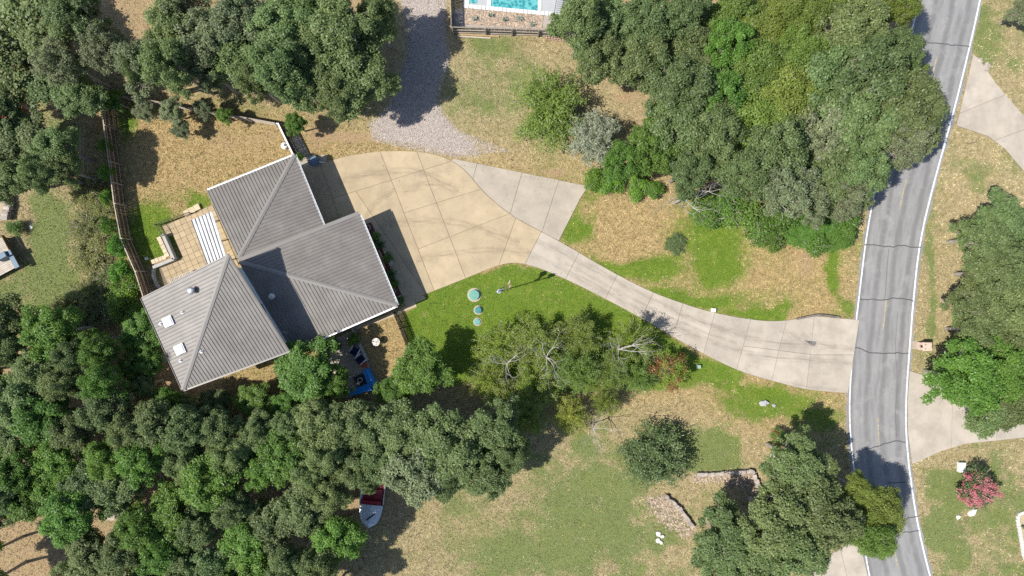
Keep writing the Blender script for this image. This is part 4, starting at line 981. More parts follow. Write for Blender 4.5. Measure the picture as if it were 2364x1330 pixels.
# north-east wood
wood(OAK + ['bright0'], [(1345, 55, 66), (1420, 55, 80), (1385, 130, 74), (1500, 70, 80), (1575, 35, 70), (1600, 120, 80), (1480, 150, 76), (1570, 215, 86), (1650, 225, 76), (1550, 300, 84), (1500, 345, 66), (1640, 320, 84), (1440, 375, 52), (1590, 395, 58), (1680, 110, 66)], 10, 'oak_tree', 'green oak in the wood east of the pool', 'oaks east of the pool')
wood(OAK + GREY, [(1890, 190, 100), (1990, 170, 100), (2070, 130, 56), (2080, 260, 98), (1985, 280, 104), (1880, 300, 104), (2085, 330, 62), (1790, 350, 88), (1710, 400, 72), (1810, 425, 78), (1905, 415, 86), (1985, 405, 64), (1955, 465, 54), (1860, 470, 50), (1960, 80, 90)], 11, 'oak_tree', 'tall pale green oak beside the road', 'tall oaks beside the road')
wood(['mesq0', 'mesq1'], [(1690, 35, 80), (1765, 70, 84), (1850, 55, 66), (1745, 165, 88), (1740, 275, 96), (1810, 220, 88), (1840, 120, 64), (2060, 20, 50), (1930, 10, 60)], 10, 'elm_tree', 'yellow-green elm among the oaks north of the driveway', 'yellow-green elms among the oaks')
plant('elm_tree', 'elm0', 1268, 232, 98, 6.5, 'lone feathery elm on the dry field below the pool', 'tree')
plant('elm_tree', 'elm1', 2118, 158, 42, 7.0, 'rusty-tipped sapling leaning out over the road', 'tree')
plant('silver_tree', 'silver0', 1375, 312, 66, 5.5, 'silvery grey-leaved tree beside the lone feathery elm', 'tree')
# shrub border of the dry field
wood(['shrub0', 'shrub1', 'bush0'], [(1375, 412, 24), (1420, 425, 28), (1475, 438, 28), (1510, 440, 22)], 1.6, 'border_shrub', 'bright green shrub in the border above the dry field', 'shrubs above the dry field', 'shrub')
wood(['bush0', 'bush1', 'bright1'], [(1625, 470, 38), (1665, 480, 40), (1715, 490, 44), (1765, 520, 48), (1815, 500, 48), (1850, 535, 40), (1890, 520, 52), (1930, 545, 44), (1945, 510, 40), (1780, 555, 30), (1640, 510, 26), (1880, 560, 34)], 2.7, 'border_bush', 'leafy green bush at the foot of the roadside oaks', 'bushes below the roadside oaks', 'shrub')
plant('juniper', 'cedar0', 1560, 563, 27, 1.2, 'small dark juniper alone in the dry field', 'shrub', hc=.4)
# east side
wood(OAK, [(2262, 555, 68), (2315, 520, 76), (2285, 630, 76), (2350, 600, 66), (2245, 695, 66), (2320, 710, 84), (2260, 770, 60)], 7.5, 'oak_tree', 'green oak across the road opposite the driveway', 'oaks across the road')
wood(BRI + ['oak1'], [(2220, 880, 84), (2300, 860, 92), (2350, 930, 84), (2285, 945, 66), (2345, 790, 70)], 7.5, 'oak_tree', 'dark green oak hanging over the eastern neighbour driveway', 'oaks over the eastern driveway')
plant('oak_tree', 'grey1', 2355, 30, 36, 4, 'small grey-green oak at the north-east corner above the triangular drive', 'tree')
plant('crape_myrtle', 'myrtle', 2255, 1130, 48, 2.9, 'round crape myrtle covered in pink blossom', 'flowering shrub', hc=.6, extra=[('blossom', 'myrtle_bloom')])
plant('rose_shrub', 'bush0', 1800, 1012, 22, 1.6, 'low green shrub with pink flowers on the south lawn edge', 'flowering shrub', extra=[('blossom', 'rustred')])

# dead tree: bare limbs
def bare(mb, p, d, L, r, depth, r_):
    pts = [p]; rad = [r]
    for k in range(3):
        d = (d + Vector((r_.uniform(-.35, .35), r_.uniform(-.35, .35), r_.uniform(-.15, .3)))).normalized(); pts.append(pts[-1] + d * L / 3); rad.append(r * (1 - .22 * (k + 1)))
    mb.tube(pts, rad, 5)
    if depth:
        for k in range(3 if depth > 1 else 2):
            q = pts[r_.choice((2, 3))]; bare(mb, q, (d + Vector((r_.uniform(-1, 1), r_.uniform(-1, 1), r_.uniform(-.2, .5)))).normalized(), L * .68, r * .40, depth - 1, r_)
def dead(px, py, h, label, L, seed, r=.12, lean=(0, 0)):
    b_ = P(px, py, h * .8); root = empty('dead_tree', (b_.x, b_.y, 0), 0, label, 'tree'); r_ = random.Random(seed)
    MB().tube([(0, 0, -.1), (.1, 0, h * .3), (0, .1, h * .5)], [r * 1.5, r * 1.2, r], 7).build('trunk', 'dead_wood', root)
    for k in range(6):
        a = k * 1.05 + r_.uniform(-.3, .3); mb = MB(); bare(mb, Vector((0, .1, h * .48)), Vector((math.cos(a) + lean[0], math.sin(a) + lean[1], .7)).normalized(), L, r * .7, 3, r_); mb.build('limb', 'dead_wood', root)
dead(1598, 446, 8.5, 'bare white dead tree at the edge of the dry field', 2.4, 5, .10, (.1, -.6))
dead(1265, 835, 8.5, 'grey leafless tree among the thin trees on the bank', 1.7, 8, .065)
dead(1440, 815, 8.2, 'leafless pale-limbed tree casting a branching shadow on the lane', 1.9, 12, .075, (.5, .3))
dead(1170, 850, 8.0, 'bare grey tree at the west end of the lawn bank', 1.6, 15, .06)
dead(1375, 1000, 5.5, 'bare twiggy tree below the white bank trees', 1.6, 17, .05, (.3, -.5))

# ------------------------------------------------------------------ things about the lot
def put(root, mb, name, m, smooth=False): return mb.build(name, m, root, smooth=smooth)
# septic lids
for (px, py, r, hh, mt, lb) in ((1095, 681, .50, .32, 'teal_lid', 'large pale green round tank lid in a concrete collar on the lawn'), (1104, 716, .33, .28, 'teal_lid_dark', 'middle-sized teal round tank lid on the lawn'), (1102, 743, .30, .12, 'teal_lid_worn', 'worn speckled green round lid nearest the thin trees')):
    t = empty('tank_lid', P(px, py), 0, lb, 'tank lid')
    put(t, MB().lathe([(r * 1.38, 0), (r * 1.36, .05), (r * 1.02, .06)], n=28), 'collar', 'concrete_pale')
    put(t, MB().lathe([(r * .98, .02), (r * .98, hh - .05)], n=28), 'riser', 'teal_lid_dark')
    mb = MB().lathe([(r, hh - .05), (r, hh), (r * .93, hh + .03), (r * .6, hh + .04), (.01, hh + .05)], n=28)
    for k in range(8):
        a = k * math.pi / 4; mb.bar((r * .3 * math.cos(a), r * .3 * math.sin(a), hh + .05), (r * .85 * math.cos(a), r * .85 * math.sin(a), hh + .045), .03, .02)
    put(t, mb, 'lid', mt)
# flagpole with two flags
fpx, fpy = 1153, 672.5
fp = empty('flagpole', P(fpx, fpy), 0, 'tall white flagpole on the front lawn', 'flagpole')
put(fp, MB().lathe([(.22, 0), (.22, .05), (.06, .1)], n=16), 'base', 'galv')
put(fp, MB().tube([(0, 0, 0), (0, 0, 3.5), (0, 0, 7.0)], [.055, .045, .03], 10), 'pole', 'aluminium')
put(fp, MB().lathe([(.01, 6.98), (.09, 7.03), (.12, 7.1), (.09, 7.17), (.01, 7.21)], n=14), 'ball_finial', 'galv')
put(fp, MB().tube([(.07, .02, 1), (.07, .02, 6.9)], [.008, .008], 4), 'halyard', 'flag_white')
def flag(name, z1, hgt, L, az, label, cells, amp, drop):
    """hanging, waving cloth; cells(u, v) -> material index"""
    root = empty(name, P(fpx, fpy), 0, label, 'flag'); nu, nv = 26, 13; d = Vector((math.cos(az), math.sin(az), 0)); s_ = Vector((-d.y, d.x, 0))
    def pt(i, j):
        u, v_ = i / nu, j / nv
        return d * (.06 + u * L * .82) + s_ * (amp * math.sin(u * 7 + v_ * 1.2) * (.3 + u)) + Vector((0, 0, z1 - v_ * hgt - drop * u * u))
    groups = {}
    for i in range(nu):
        for j in range(nv): groups.setdefault(cells((i + .5) / nu, (j + .5) / nv), []).append((i, j))
    for (nm, mt), cl in groups.items():
        mb = MB()
        for i, j in cl: mb.add([pt(i, j), pt(i + 1, j), pt(i + 1, j + 1), pt(i, j + 1)], [(0, 1, 2, 3)])
        put(root, mb, nm, mt)
    return root, pt
def us(u, v_):
    if u < .4 and v_ < 7 / 13: return ('canton', 'flag_blue')
    return ('red_stripes', 'flag_red') if int(v_ * 13) % 2 == 0 else ('white_stripes', 'flag_white')
uf, upt = flag('flag', 6.9, .95, 1.5, math.radians(22), 'striped flag with dark blue canton high on the pole', us, .13, .55)
mb = MB()
for i in range(1, 10):
    for j in range(1, 6): q = upt(i, j + .5); mb.box((q.x, q.y, q.z + .004), (.03, .03, .03), .6)
put(uf, mb, 'stars', 'flag_white')
flag('flag', 5.7, .9, 1.7, math.radians(40), 'pale flag with white and red halves below the striped flag', lambda u, v_: ('hoist_band', 'flag_blue') if u < .33 else (('white_half', 'flag_white') if v_ < .5 else ('red_half', 'flag_red')), .10, .45)
# utility boxes
def ubox(px, py, sx, sy, h, m, label, rz=0.0):
    t = empty('utility_box', P(px, py), rz, label, 'utility box')
    put(t, MB().box((0, 0, .03), (sx * 1.15, sy * 1.15, .06)), 'pad', 'concrete_pale'); put(t, MB().box((0, 0, .06 + h / 2), (sx, sy, h)), 'cabinet', m)
    put(t, MB().box((0, 0, .08 + h), (sx * 1.04, sy * 1.04, .05), taper=.9), 'lid', m); put(t, MB().box((0, -sy / 2 - .01, h * .6), (.05, .03, .15)), 'handle', 'dark_metal')
ubox(1646, 716, .42, .36, .22, 'utility_pale', 'small pale utility box on the grass above the lane', -.1)
ubox(1612, 846, .34, .34, .3, 'utility_green', 'small green utility box by the reddish tree')
ubox(2216, 1077, .62, .92, .35, 'utility_pale', 'pale rectangular utility box beside the pink crape myrtle')
# front bed: pots, bench, log, spiky plants, low shrubs
def pot(px, py, r, m, label, z=.1):
    t = empty('plant_pot', P(px, py) + Vector((0, 0, z)), 0, label, 'pot')
    put(t, MB().lathe([(r * .65, 0), (r * .95, r * 1.2), (r, r * 1.3), (r * .86, r * 1.3), (r * .8, r * 1.1), (.01, r * 1.1)], n=20), 'pot', m); put(t, MB().lathe([(r * .8, r * 1.11), (.01, r * 1.14)], n=14), 'soil', 'mulch_red')
pot(852, 527, .24, 'ceramic_white', 'white ringed pot at the north end of the front bed'); pot(911, 672, .2, 'ceramic_white', 'small pale pot at the south end of the front bed')
def spiky(name, px, py, R, label, m='palm_green', nf=26, z=.1, wid=.05, group=None, arch=.5, cat='plant'):
    t = empty(name, P(px, py) + Vector((0, 0, z)), 0, label, cat, group)
    put(t, MB().lathe([(.1, 0), (.12, .15), (.08, .25)], n=8), 'stem', 'bark_dark')
    for k in range(nf):
        a = k * 2.4 + random.uniform(-.2, .2); el = random.uniform(.1, 1.3); L = R * random.uniform(.8, 1.1); mb = MB(); pts = []
        for q in range(5):
            s_ = q / 4; pts.append(Vector((math.cos(a) * math.cos(el) * L * s_, math.sin(a) * math.cos(el) * L * s_, .2 + math.sin(el) * L * s_ * .9 - arch * L * s_ * s_ * .6)))
        sd = Vector((-math.sin(a), math.cos(a), 0)); v = []; f = []
        for q, p in enumerate(pts): w_ = wid * (1 - (q / 4) ** 2 * .9); v += [p - sd * w_, p + Vector((0, 0, -.02)), p + sd * w_]
        for q in range(4): f += [(3 * q, 3 * q + 1, 3 * q + 4, 3 * q + 3), (3 * q + 1, 3 * q + 2, 3 * q + 5, 3 * q + 4)]
        put(t, mb.add(v, f), 'frond', m)
spiky('sago_palm', 876, 566, .85, 'dark sago palm in the front bed north of the pale bench', nf=34, wid=.07)
spiky('sago_palm', 902, 634, .85, 'dark sago palm in the front bed south of the pale bench', nf=34, wid=.07)
plant('bed_shrub', 'bush0', 867, 545, 11, .8, 'dark low shrub in the red mulch beside the white ringed pot', 'shrub')
plant('bed_shrub', 'bush1', 893, 596, 13, .9, 'low leafy shrub behind the pale bench', 'shrub')
plant('bed_shrub', 'shrub0', 911, 655, 9, .6, 'low yellowish shrub by the small pale pot', 'shrub')
plant('bed_shrub', 'bush1', 923, 694, 10, .7, 'low shrub beside the downspout at the bed end', 'shrub')
t = empty('garden_bench', P(899, 596), ang + math.pi / 2 + .02, 'pale concrete bench at the edge of the front bed', 'bench')
put(t, MB().box((0, 0, .42), (1.5, .42, .09)), 'seat', 'concrete_white')
for x in (-.5, .5): put(t, MB().box((x, 0, .19), (.18, .34, .38), taper=.85), 'leg', 'concrete_white')
t = empty('driftwood_log', P(881, 601, .3), 0, 'curved tan log lying under the eave in the front bed', 'log')
put(t, MB().tube([(-.3, .95, -.1), (-.08, .5, -.05), (.1, 0, 0), (.2, -.5, -.05), (.3, -.95, -.1)], [.09, .12, .13, .11, .08], 8), 'trunk', 'wood_tan')
put(t, MB().tube([(.1, 0, 0), (.35, .1, .2)], [.06, .03], 6), 'stub', 'wood_tan')
# side yard: water barrel lid
t = empty('water_tub', P(727, 374), .3, 'round blue-grey tub in the shade at the garage corner', 'tub')
put(t, MB().lathe([(.42, 0), (.5, .55), (.52, .58), (.45, .58), (.44, .5), (.01, .5)], n=24), 'tub', 'tub_blue'); put(t, MB().tube([(.5, -.2, .4), (.75, -.35, .3), (.9, -.3, .05)], [.04] * 3, 6), 'spout', 'white_paint')
t = empty('white_bin', P(659, 338), 0, 'white bin bag beside the short dark fence', 'bag')
put(t, MB().lathe([(.28, 0), (.36, .2), (.3, .45), (.08, .6)], n=10), 'bag', 'white_paint'); put(t, MB().lathe([(.08, .58), (.12, .7), (.03, .72)], n=8), 'knot', 'white_paint')
# armchairs
def armchair(px, py, rz, label):
    t = empty('armchair', P(px, py) + Vector((0, 0, .05)), rz, label, 'chair', 'armchairs on the terrace')
    put(t, MB().box((0, 0, .36), (.66, .66, .16)), 'seat_cushion', 'navy_cushion')
    put(t, MB().add(*[(lambda b_: (b_.v, b_.f))(MB().box((0, .30, .62), (.66, .14, .5)))][0]), 'back_cushion', 'navy_cushion')
    for s_ in (-1, 1):
        put(t, MB().box((s_ * .4, 0, .58), (.09, .78, .05)), 'armrest', 'aluminium')
        for y in (-.34, .34): put(t, MB().box((s_ * .4, y, .28), (.06, .06, .56)), 'leg', 'aluminium')
    put(t, MB().box((0, 0, .25), (.76, .72, .05)), 'frame', 'aluminium')
armchair(822, 809, ang + 2.2, 'dark navy cushioned armchair with pale arms, the one beside the low shrub'); armchair(835, 828, ang + 1.9, 'dark navy cushioned armchair with pale arms, the one beside the orange plant')
plant('terrace_shrub', 'shrub0', 816, 785, 14, 1.4, 'bright green shrub by the low terrace wall', 'shrub')
plant('terrace_shrub', 'bush1', 773, 795, 14, 1.2, 'dark shrub at the house end of the terrace', 'shrub')
t = empty('orange_plant', P(843, 841), 0, 'orange-red leafy plant between armchair and blue sofa', 'plant')
o = obj('foliage', PROTO['rustred'][0], None, t); o.scale = (.2, .2, .2); o.active_material
put(t, MB().lathe([(.16, 0), (.2, .3), (.15, .3)], n=12), 'pot', 'terracotta')
o2 = o.data.copy(); o2.materials.clear(); o2.materials.append(M['flower_orange']); o.data = o2
# covered L sofa
t = empty('covered_sofa', P(845, 885), 0, 'L-shaped outdoor sofa under a bright blue fitted cover', 'sofa')
Lp = [P(*p, .55) for p in [(838, 856), (851.5, 850.5), (869, 889), (864, 900), (810, 914), (804, 902.5), (849, 886)]]
c0 = t.location
def ring(zs, sc):
    cen = sum(Lp, Vector()) / len(Lp); return [((p.x - cen.x) * sc + cen.x - c0.x, (p.y - cen.y) * sc + cen.y - c0.y, zs) for p in Lp]
mb = MB(); r0, r1, r2 = ring(.04, 1.03), ring(.5, 1.0), ring(.62, .93); k = len(Lp)
mb.add(r0 + r1 + r2, [(i, (i + 1) % k, k + (i + 1) % k, k + i) for i in range(k)] + [(k + i, k + (i + 1) % k, 2 * k + (i + 1) % k, 2 * k + i) for i in range(k)] + [tuple(range(2 * k, 3 * k))])
put(t, mb, 'cover', 'blue_cover')
for a, b_ in ((1, 2), (2, 3), (3, 4)):
    pa, pb = [Lp[i] - c0 for i in (a, b_)]; cen = sum(Lp, Vector()) / 7 - c0; o_ = (cen - (pa + pb) / 2); o_.z = 0; o_.normalize()
    put(t, MB().bar(Vector((pa.x, pa.y, .70)) + o_ * .16, Vector((pb.x, pb.y, .70)) + o_ * .16, .22, .32), 'covered_back', 'blue_cover')
t = empty('fire_table', P(834, 876), ang, 'dark square fire table in front of the blue sofa', 'table')
put(t, MB().box((0, 0, .25), (.85, .85, .45), taper=.9), 'base', 'navy_cushion'); put(t, MB().box((0, 0, .5), (1.0, 1.0, .05)), 'top', 'dark_metal')
mb = MB(); mb.tube([(.22 * math.cos(a), .22 * math.sin(a), .56) for a in np.linspace(0, 2 * math.pi, 17)], [.03] * 17, 6); put(t, mb, 'burner_ring', 'galv')
t = empty('round_table', P(872, 788), 0, 'round table with speckled pale mosaic top in the straw yard', 'table')
put(t, MB().lathe([(.25, 0), (.22, .04), (.05, .08), (.05, .82), (.12, .86)], n=16), 'pedestal', 'dark_metal')
put(t, MB().lathe([(.36, .86), (.38, .88), (.38, .92), (.345, .925)], n=28), 'rim', 'rock_white')
mb = MB()
for k in range(46):
    rr = math.sqrt(random.random()) * .31; a = random.uniform(0, 6.28); mb.box((rr * math.cos(a), rr * math.sin(a), .925), (.06, .05, .012), random.uniform(0, 3))
put(t, mb, 'mosaic', 'gravel_warm')['kind'] = 'stuff'
t = empty('terrace_wall', P(832, 792), 0, 'low grey wall between the terrace and the straw yard', 'wall')
a, b_ = P(815, 757), P(851, 832)
for k in range(8): p0 = a.lerp(b_, k / 8); p1 = a.lerp(b_, (k + .96) / 8); put(t, MB().bar(p0 - t.location + Vector((0, 0, .3)), p1 - t.location + Vector((0, 0, .3 + random.uniform(-.01, .01))), .2, .6), 'wall_block', 'wall_grey')
# retaining edge by the lane mouth
t = empty('retaining_wall', P(1893, 731), 0, 'short dark curved retaining wall where the lane meets the dry field', 'wall')
cl = smooth_poly([(1838, 736), (1862, 731), (1884, 727), (1905, 728), (1935, 733)], 1)
for i in range(len(cl) - 1): put(t, MB().bar(P(*cl[i]) - t.location + Vector((0, 0, .18)), P(*cl[i + 1]) - t.location + Vector((0, 0, .18)), .18, .36), 'wall_block', 'fence_grey')
# fallen leaves and debris pile are left to the ground; rubble by the wall
def rock(name, px, py, sx, sy, h, m, label, group=None, cat='rock', seed=0):
    r_ = random.Random(seed + int(px)); bm = bmesh.new(); bmesh.ops.create_icosphere(bm, subdivisions=2, radius=1)
    for v_ in bm.verts:
        k = 1 + r_.uniform(-.22, .22); v_.co *= k; v_.co.z = max(v_.co.z, -.35)
        if v_.co.z > .5: v_.co.z = .5 + (v_.co.z - .5) * .35
    me = bpy.data.meshes.new(name); bm.to_mesh(me); bm.free()
    o = obj(name, me, m, None, P(px, py) + Vector((0, 0, h * .3)), r_.uniform(0, 3)); o.scale = (sx * S / 2, sy * S / 2, h); tag(o, label, cat, group); return o
rock('boulder', 1762, 931, 22, 15, .35, 'rock_grey', 'large grey boulder on the green lawn below the lane')
rock('boulder', 1786, 936, 10, 8, .2, 'rock_grey', 'small grey rock next to the large lawn boulder')
rock('boulder', 2243, 1182, 24, 14, .35, 'rock_white', 'whitish boulder below the pink crape myrtle')
rock('boulder', 2211, 1193, 11, 8, .25, 'rock_white', 'small white rock beside the whitish boulder')
for k, (x, y, r) in enumerate(((1520, 1232, 13), (1529, 1238, 10), (1519, 1247, 12), (1526, 1252, 9))): rock('limestone_rock', x, y, r, r * .8, .22, 'rock_white', 'white limestone rock piled on the southern field', 'limestone pile')
rock('boulder', 2262, 140, 14, 12, .2, 'rock', 'tan rock at the tip of the triangular neighbour drive')
rock('boulder', 2277, 155, 16, 22, .2, 'rock', 'long tan slab rock beside the triangular neighbour drive')
rock('boulder', 1783, 1053, 10, 12, .2, 'rock_white', 'white stone in front of the roadside oaks')
rock('stepping_stone', 72, 525, 9, 9, .1, 'rock_white', 'round white stone on the western neighbour lawn')
# stone terrace beds
def stonebed(name, label, edge, depth, seed):
    t = empty(name, P(*edge[0]), 0, label, 'stone wall'); r_ = random.Random(seed); ln = resample(edge, int(sum(math.dist(edge[i], edge[i + 1]) for i in range(len(edge) - 1)) / 7))
    for i, p in enumerate(ln):
        for lay in range(2):
            bm = bmesh.new(); bmesh.ops.create_cube(bm, size=1)
            for v_ in bm.verts: v_.co += Vector((r_.uniform(-.12, .12), r_.uniform(-.12, .12), r_.uniform(-.1, .1)))
            me = bpy.data.meshes.new('stone'); bm.to_mesh(me); bm.free()
            q = ln[min(i + 1, len(ln) - 1)]; pp = ln[max(i - 1, 0)]; az = math.atan2(-(q[1] - pp[1]), q[0] - pp[0])
            o = obj('stone', me, 'rock', t, P(*p) - t.location + Vector((r_.uniform(-.05, .05), r_.uniform(-.05, .05), .12 + lay * .22)), az + r_.uniform(-.2, .2)); o.scale = (.34, r_.uniform(.25, .4), .22)
    return t
stonebed('stone_wall', 'stacked stone edge wall of the upper rock bed under the cedar', [(1612, 1094), (1660, 1092), (1715, 1088), (1733, 1086), (1740, 1098), (1747, 1118)], 20, 1)
stonebed('stone_wall', 'curved stacked stone edge of the lower rock bed near the limestone pile', [(1537, 1146), (1556, 1160), (1575, 1182), (1588, 1202), (1596, 1212)], 20, 2)
def gravel(name, poly, cnt, size, m, label, z=.03, parent=None):
    xs = [p[0] for p in poly]; ys = [p[1] for p in poly]; x = rng.uniform(min(xs), max(xs), cnt * 3); y = rng.uniform(min(ys), max(ys), cnt * 3); k_ = inpoly(x, y, poly); x, y = x[k_][:cnt], y[k_][:cnt]
    if cnt < 3000: x = x + rng.normal(0, 5, len(x)); y = y + rng.normal(0, 4, len(y))
    k = len(x); c_ = np.stack([(x - CX) * S, -(y - CY) * S, np.full(k, z)], 1); sz = rng.uniform(size[0], size[1], (k, 1))
    base = np.array([[1, 0, 0], [-.5, .87, 0], [-.5, -.87, 0], [0, 0, .8]]); a = rng.uniform(0, 6.28, k); ca, sa = np.cos(a), np.sin(a)
    R_ = np.stack([np.stack([ca, -sa, 0 * a], 1), np.stack([sa, ca, 0 * a], 1), np.stack([0 * a, 0 * a, 1 + 0 * a], 1)], 1)
    v = (c_[:, None, :] + np.einsum('nij,kj->nki', R_, base) * sz[:, None, :] * rng.uniform(.6, 1.3, (k, 4, 1))).reshape(-1, 3)
    f = (np.arange(k)[:, None, None] * 4 + np.array([[0, 1, 3], [1, 2, 3], [2, 0, 3]])[None]).reshape(-1, 3)
    o = obj(name, np_mesh(name, v, f), m); tag(o, label, 'gravel', kind='stuff'); return o
gravel('rock_mulch', [(1600, 1096), (1740, 1090), (1752, 1125), (1740, 1160), (1720, 1130), (1660, 1112), (1600, 1112)], 1100, (.05, .14), 'gravel_warm', 'loose pinkish rocks behind the stone edge')
gravel('rock_mulch', [(1490, 1150), (1535, 1145), (1575, 1180), (1600, 1215), (1590, 1245), (1540, 1215), (1500, 1175)], 1300, (.05, .13), 'gravel_warm', 'loose brown rocks in the lower rock bed')
gravel('gravel', GRAVEL[0], 26000, (.025, .055), 'gravel_stone', 'loose grey gravel of the north neighbour drive')
gravel('gravel', [(1074, 20), (1254, 36), (1252, 66), (1074, 56)], 3500, (.05, .12), 'gravel_warm', 'pinkish rock bed between pool coping and fence')
# ------------------------------------------------------------------ pool of the north neighbour
pool_deck = struct('pool_deck', MB().prism([P2(*p) for p in [(1070, -170), (1330, -170), (1330, 42), (1284, 38), (1070, 18)]], 0, .06).mesh('deck'), 'deck_grey')
t = empty('swimming_pool', P(1188, -60), 0, 'turquoise swimming pool with white coping', 'swimming pool')
put(t, MB().prism([(p.x - t.location.x, p.y - t.location.y) for p in [P(1133, -150), P(1244, -150), P(1241, 25), P(1133, 16)]], .055, .07), 'water', 'pool_water')
def strip(a, b_, w, n_):
    a, b_ = P(*a), P(*b_)
    for k in range(n_):
        p0 = a.lerp(b_, k / n_ + .002); p1 = a.lerp(b_, (k + 1) / n_ - .004); put(t, MB().bar(p0 - t.location + Vector((0, 0, .09)), p1 - t.location + Vector((0, 0, .09)), w, .09), 'coping_stone', 'coping')
strip((1073, 15), (1286, 34.5), .36, 22); strip((1129, -150), (1129, 15), .34, 17); strip((1247, -150), (1246, 26), .32, 18); strip((1079, -150), (1079, 11), .34, 17)
put(t, MB().prism([(p.x - t.location.x, p.y - t.location.y) for p in [P(1084, -20), P(1103, -20), P(1102, 9), P(1084, 8)]], .062, .075), 'spa_water', 'pool_water')
for k, (x, y) in enumerate(((1097, 46), (1132, 38), (1165, 48), (1200, 45), (1228, 58))): spiky('agave', x, y, .42, 'grey-green agave in the pinkish rock bed below the pool', 'agave', 16, .03, .05, 'agaves below the pool', .15)
t = empty('pool_lounger', P(1291, 10), 1.4, 'grey slatted lounger on the pool deck beside the oaks', 'lounger')
for s_ in (-1, 1): put(t, MB().bar((-.9, s_ * .32, .32), (.9, s_ * .32, .32), .06, .05), 'side_rail', 'dark_metal')
for k in range(9): put(t, MB().box((-.85 + k * .2, 0, .35), (.14, .62, .03)), 'slat', 'deck_grey')
for x in (-.8, .8):
    for s_ in (-1, 1): put(t, MB().box((x, s_ * .32, .17), (.05, .05, .3)), 'leg', 'dark_metal')
for k in range(7):
    p = P(1264 + k * 6.6, 88 + k * .8); t = empty('concrete_block', p, -.12 + random.uniform(-.05, .05), 'pinkish hollow block in the row below the pool fence', 'block', 'blocks below the pool fence')
    mb = MB()
    for x in (-.1, .1): mb.box((x, 0, .1), (.04, .38, .2))
    for y in (-.17, 0, .17): mb.box((0, y, .1), (.16, .04, .196))
    put(t, mb, 'shell', 'block_pink'); put(t, MB().box((0, 0, .012), (.155, .3, .02)), 'hollow', 'dark_metal')
# planks leaning by the fence foot
t = empty('timber_beam', P(1105, 79), -.06, 'long pale timber beam lying at the foot of the pool fence', 'timber'); put(t, MB().box((0, -.15, .08), (4.0, .14, .14)), 'beam', 'wood_tan'); put(t, MB().box((-.4, -.34, .06), (3.2, .12, .1)), 'beam', 'deck_wood')
# ------------------------------------------------------------------ boat on its trailer
bt = empty('motor_boat', P(865, 1135), math.radians(-6), 'silver and red motor boat half hidden under the oaks', 'boat')
def hullw(s_): return 1.12 * (1 - max(0, (s_ - .62) / .38) ** 2.2) ** .5 if s_ < 1 else .0
secs = [i / 14 for i in range(15)]
mb = MB(); v = []; f = []
for s_ in secs:
    y = 3.0 - s_ * 6.1; w_ = max(.03, hullw(s_)); rise = .15 * s_
    v += [(-w_, y, 1.05 + rise), (-w_ * .8, y, .62), (0, y, .42 + .25 * max(0, s_ - .6)), (w_ * .8, y, .62), (w_, y, 1.05 + rise)]
for i in range(14):
    for j in range(4): f.append((5 * i + j, 5 * i + j + 1, 5 * i + j + 6, 5 * i + j + 5))
f.append((0, 1, 2, 3, 4)); put(bt, mb.add(v, f), 'hull', 'boat_silver')
v = []; f = []; mb = MB()
dk = [s_ for s_ in secs if s_ >= .64]
for s_ in dk: y = 3.0 - s_ * 6.1; w_ = max(.03, hullw(s_)); v += [(-w_, y, 1.06 + .15 * s_), (0, y, 1.14 + .15 * s_), (w_, y, 1.06 + .15 * s_)]
for i in range(len(dk) - 1):
    for j in range(2): f.append((3 * i + j, 3 * i + j + 1, 3 * i + j + 4, 3 * i + j + 3))
put(bt, mb.add(v, f), 'foredeck', 'boat_silver')
put(bt, MB().box((0, 1.05, .78), (1.9, 3.9, .06)), 'floor', 'boat_red')
for y in (-.75, .35, 1.6, 2.55): put(bt, MB().box((0, y, .98), (1.85, .42, .34)), 'bench_seat', 'boat_red')
for s_ in (-1, 1): put(bt, MB().tube([(s_ * 1.12, 3.0, 1.08), (s_ * 1.13, 0, 1.12), (s_ * 1.12, -.8, 1.14)], [.04] * 3, 6), 'gunwale', 'aluminium')
put(bt, MB().bar((-.3, -2.4, 1.3), (.45, -1.7, 1.3), .1, .05), 'deck_strip', 'rubber')
put(bt, MB().box((0, 3.25, 1.0), (.4, .4, .7), taper=.8), 'outboard_motor', 'dark_metal')
tr = empty('boat_trailer', P(865, 1135), math.radians(-6), 'metal trailer carrying the silver and red boat', 'trailer')
put(tr, MB().bar((-.7, 2.8, .36), (0, -3.4, .36), .08, .1).bar((.7, 2.8, .36), (0, -3.4, .36), .08, .1).bar((-.75, 1, .36), (.75, 1, .36), .08, .08), 'frame', 'galv')
for s_ in (-1, 1):
    w_ = put(tr, MB().tube([(s_ * 1.0, 1, .33), (s_ * 1.2, 1, .33)], [.33, .33], 18), 'wheel', 'rubber'); o = MB().tube([(s_ * 1.205, 1, .33), (s_ * 1.22, 1, .33)], [.18, .18], 12).build('rim', 'galv', w_)
put(tr, MB().tube([(.2, -3.5, 0), (.2, -3.5, .7)], [.04, .04], 8), 'jack_stand', 'galv')
